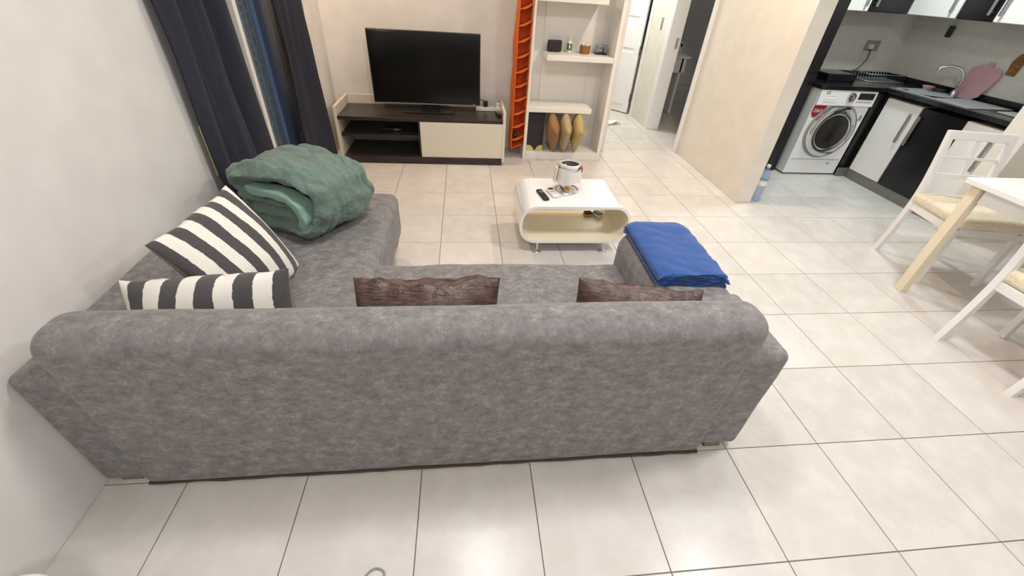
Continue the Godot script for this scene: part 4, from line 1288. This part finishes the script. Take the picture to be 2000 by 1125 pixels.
# ---------------------------------------------------------------- dining corner
func bent_post(x: float, flip := 1.0) -> ArrayMesh:
	# side view (z, y): foot, seat, top
	var pts := [Vector2(-0.225, 0.0), Vector2(-0.195, 0.22), Vector2(-0.185, 0.44), Vector2(-0.205, 0.62), Vector2(-0.255, 0.87)]
	var f := func(u: float, v: float) -> Vector3:
		var q := v * (pts.size() - 1)
		var i := mini(int(q), pts.size() - 2)
		var p0: Vector2 = pts[maxi(i - 1, 0)]
		var p3: Vector2 = pts[mini(i + 2, pts.size() - 1)]
		var c: Vector2 = (pts[i] as Vector2).cubic_interpolate(pts[i + 1], p0, p3, q - i)
		var half := Vector2(0.016, lerpf(0.019, 0.017, v))
		var k := int(round(u * 4)) % 4
		var cx: float = [-1.0, 1.0, 1.0, -1.0][k]
		var cz: float = [-1.0, -1.0, 1.0, 1.0][k]
		return Vector3(x + cx * half.x, c.y, c.x + cz * half.y)
	var m := grid(4, 20, f, true)
	var a := m.surface_get_arrays(0)
	var v: PackedVector3Array = a[Mesh.ARRAY_VERTEX]
	var ix: PackedInt32Array = a[Mesh.ARRAY_INDEX]
	var caps := PackedInt32Array(ix)
	caps.append_array([0, 21, 42, 0, 42, 63])
	caps.append_array([20, 62, 41, 20, 83, 62])
	# faceted: give each quad its own vertices
	var v2 := PackedVector3Array()
	var i2 := PackedInt32Array()
	for k in caps.size():
		v2.append(v[caps[k]])
		i2.append(k)
	var uv := PackedVector2Array()
	uv.resize(v2.size())
	return commit(v2, band_normals(v2, i2, 0.85), uv, i2)

func dining_chair(label: String, x: float, z: float, turn: float) -> Node3D:
	var t := thing("dining_chair", label, "chair", Vector3(x, 0, z), turn, "dining chairs")
	var hw := 0.195
	for s in [-1.0, 1.0]:
		part(t, "rear_leg", bent_post(s * hw), M.white_paint)
		part(t, "front_leg", box(0.034, 0.40, 0.034), M.white_paint, Vector3(s * hw, 0.20, 0.195))
		part(t, "side_rail", box(0.02, 0.05, 0.36), M.white_paint, Vector3(s * hw, 0.385, 0.01))
	part(t, "front_rail", box(0.36, 0.05, 0.02), M.white_paint, Vector3(0, 0.385, 0.195))
	part(t, "rear_rail", box(0.36, 0.05, 0.02), M.white_paint, Vector3(0, 0.385, -0.185))
	part(t, "seat", rbox(Vector3(0.44, 0.075, 0.42), 0.03, 4, 0.05, soft(131, 0.008, 5.0)), M.seat_cloth, Vector3(0, 0.445, 0.012), Vector3.ZERO, "cream patterned seat pad")
	part(t, "top_rail", rbox(Vector3(0.424, 0.055, 0.026), 0.006, 2), M.white_paint, Vector3(0, 0.848, -0.250), Vector3(-0.2, 0, 0))
	part(t, "lower_rail", box(0.37, 0.03, 0.02), M.white_paint, Vector3(0, 0.60, -0.203), Vector3(-0.15, 0, 0))
	part(t, "middle_rail", box(0.37, 0.016, 0.014), M.white_paint, Vector3(0, 0.715, -0.223), Vector3(-0.18, 0, 0))
	part(t, "middle_upright", box(0.02, 0.235, 0.014), M.white_paint, Vector3(0, 0.715, -0.224), Vector3(-0.19, 0, 0))
	return t

func build_dining() -> void:
	var t := thing("dining_table", "white dining table with square ivory legs", "table", Vector3(3.0, 0, -0.78))
	part(t, "table_top", rbox(Vector3(0.90, 0.03, 1.45), 0.004, 2), M.white_paint, Vector3(0, 0.736, 0))
	for s in [-1.0, 1.0]:
		part(t, "apron", box(0.022, 0.08, 1.26), M.white_paint, Vector3(s * 0.395, 0.68, 0))
		part(t, "apron", box(0.74, 0.08, 0.022), M.white_paint, Vector3(0, 0.68, s * 0.668))
		for q in [-1.0, 1.0]:
			part(t, "leg", box(0.052, 0.722, 0.052), M.ivory, Vector3(s * 0.394, 0.361, q * 0.672))
	dining_chair("white dining chair at the table end before the kitchen", 3.022, -1.70, -0.171)
	dining_chair("white dining chair at the table's long side facing the sofa", 2.645, -0.803, PI / 2)

# ---------------------------------------------------------------- loose things
func build_small_things() -> void:
	var b := thing("water_bottle", "clear blue plastic water bottle by the partition end", "bottle", Vector3(2.38, 0, -2.80))
	var prof := [Vector2(0.0005, 0.0), Vector2(0.038, 0.0), Vector2(0.045, 0.012)]
	for k in 7:
		prof.append(Vector2(0.045 if k % 2 == 0 else 0.042, 0.03 + k * 0.025))
	prof.append_array([Vector2(0.045, 0.215), Vector2(0.04, 0.245), Vector2(0.022, 0.285), Vector2(0.014, 0.295), Vector2(0.014, 0.31)])
	part(b, "bottle", lathe(prof, 24), M.bottle)
	part(b, "label", lathe([Vector2(0.0455, 0.15), Vector2(0.0457, 0.15), Vector2(0.0457, 0.195), Vector2(0.0455, 0.195)], 24), M.white)
	part(b, "cap", lathe([Vector2(0.016, 0.308), Vector2(0.016, 0.328), Vector2(0.0005, 0.329)], 16), M.white)
	# loop of thin grey cable on the tiles behind the sofa
	single("cable_loop", tube(smooth_path([Vector3(-0.07, 0.003, 0.12), Vector3(-0.045, 0.003, 0.04), Vector3(-0.01, 0.003, 0.0), Vector3(0.025, 0.003, 0.012), Vector3(0.02, 0.003, 0.06), Vector3(-0.005, 0.003, 0.12)], 8), 0.003, 6), M.cable_grey, "thin grey cable loop on the tiles behind the sofa", "cable", Vector3(-0.525, 0.0005, -0.078))
	# white rounded side table whose corner shows by the left wall
	var s := thing("side_table", "white side table with a rounded top by the left wall", "side table", Vector3(-1.352, 0, 0.078))
	part(s, "table_top", lathe([Vector2(0.0005, 0.195), Vector2(0.135, 0.195), Vector2(0.14, 0.20), Vector2(0.14, 0.21), Vector2(0.135, 0.215), Vector2(0.0005, 0.215)], 40), M.white_gloss)
	part(s, "column", lathe([Vector2(0.10, 0.0), Vector2(0.03, 0.02), Vector2(0.03, 0.196)], 20), M.white_gloss)
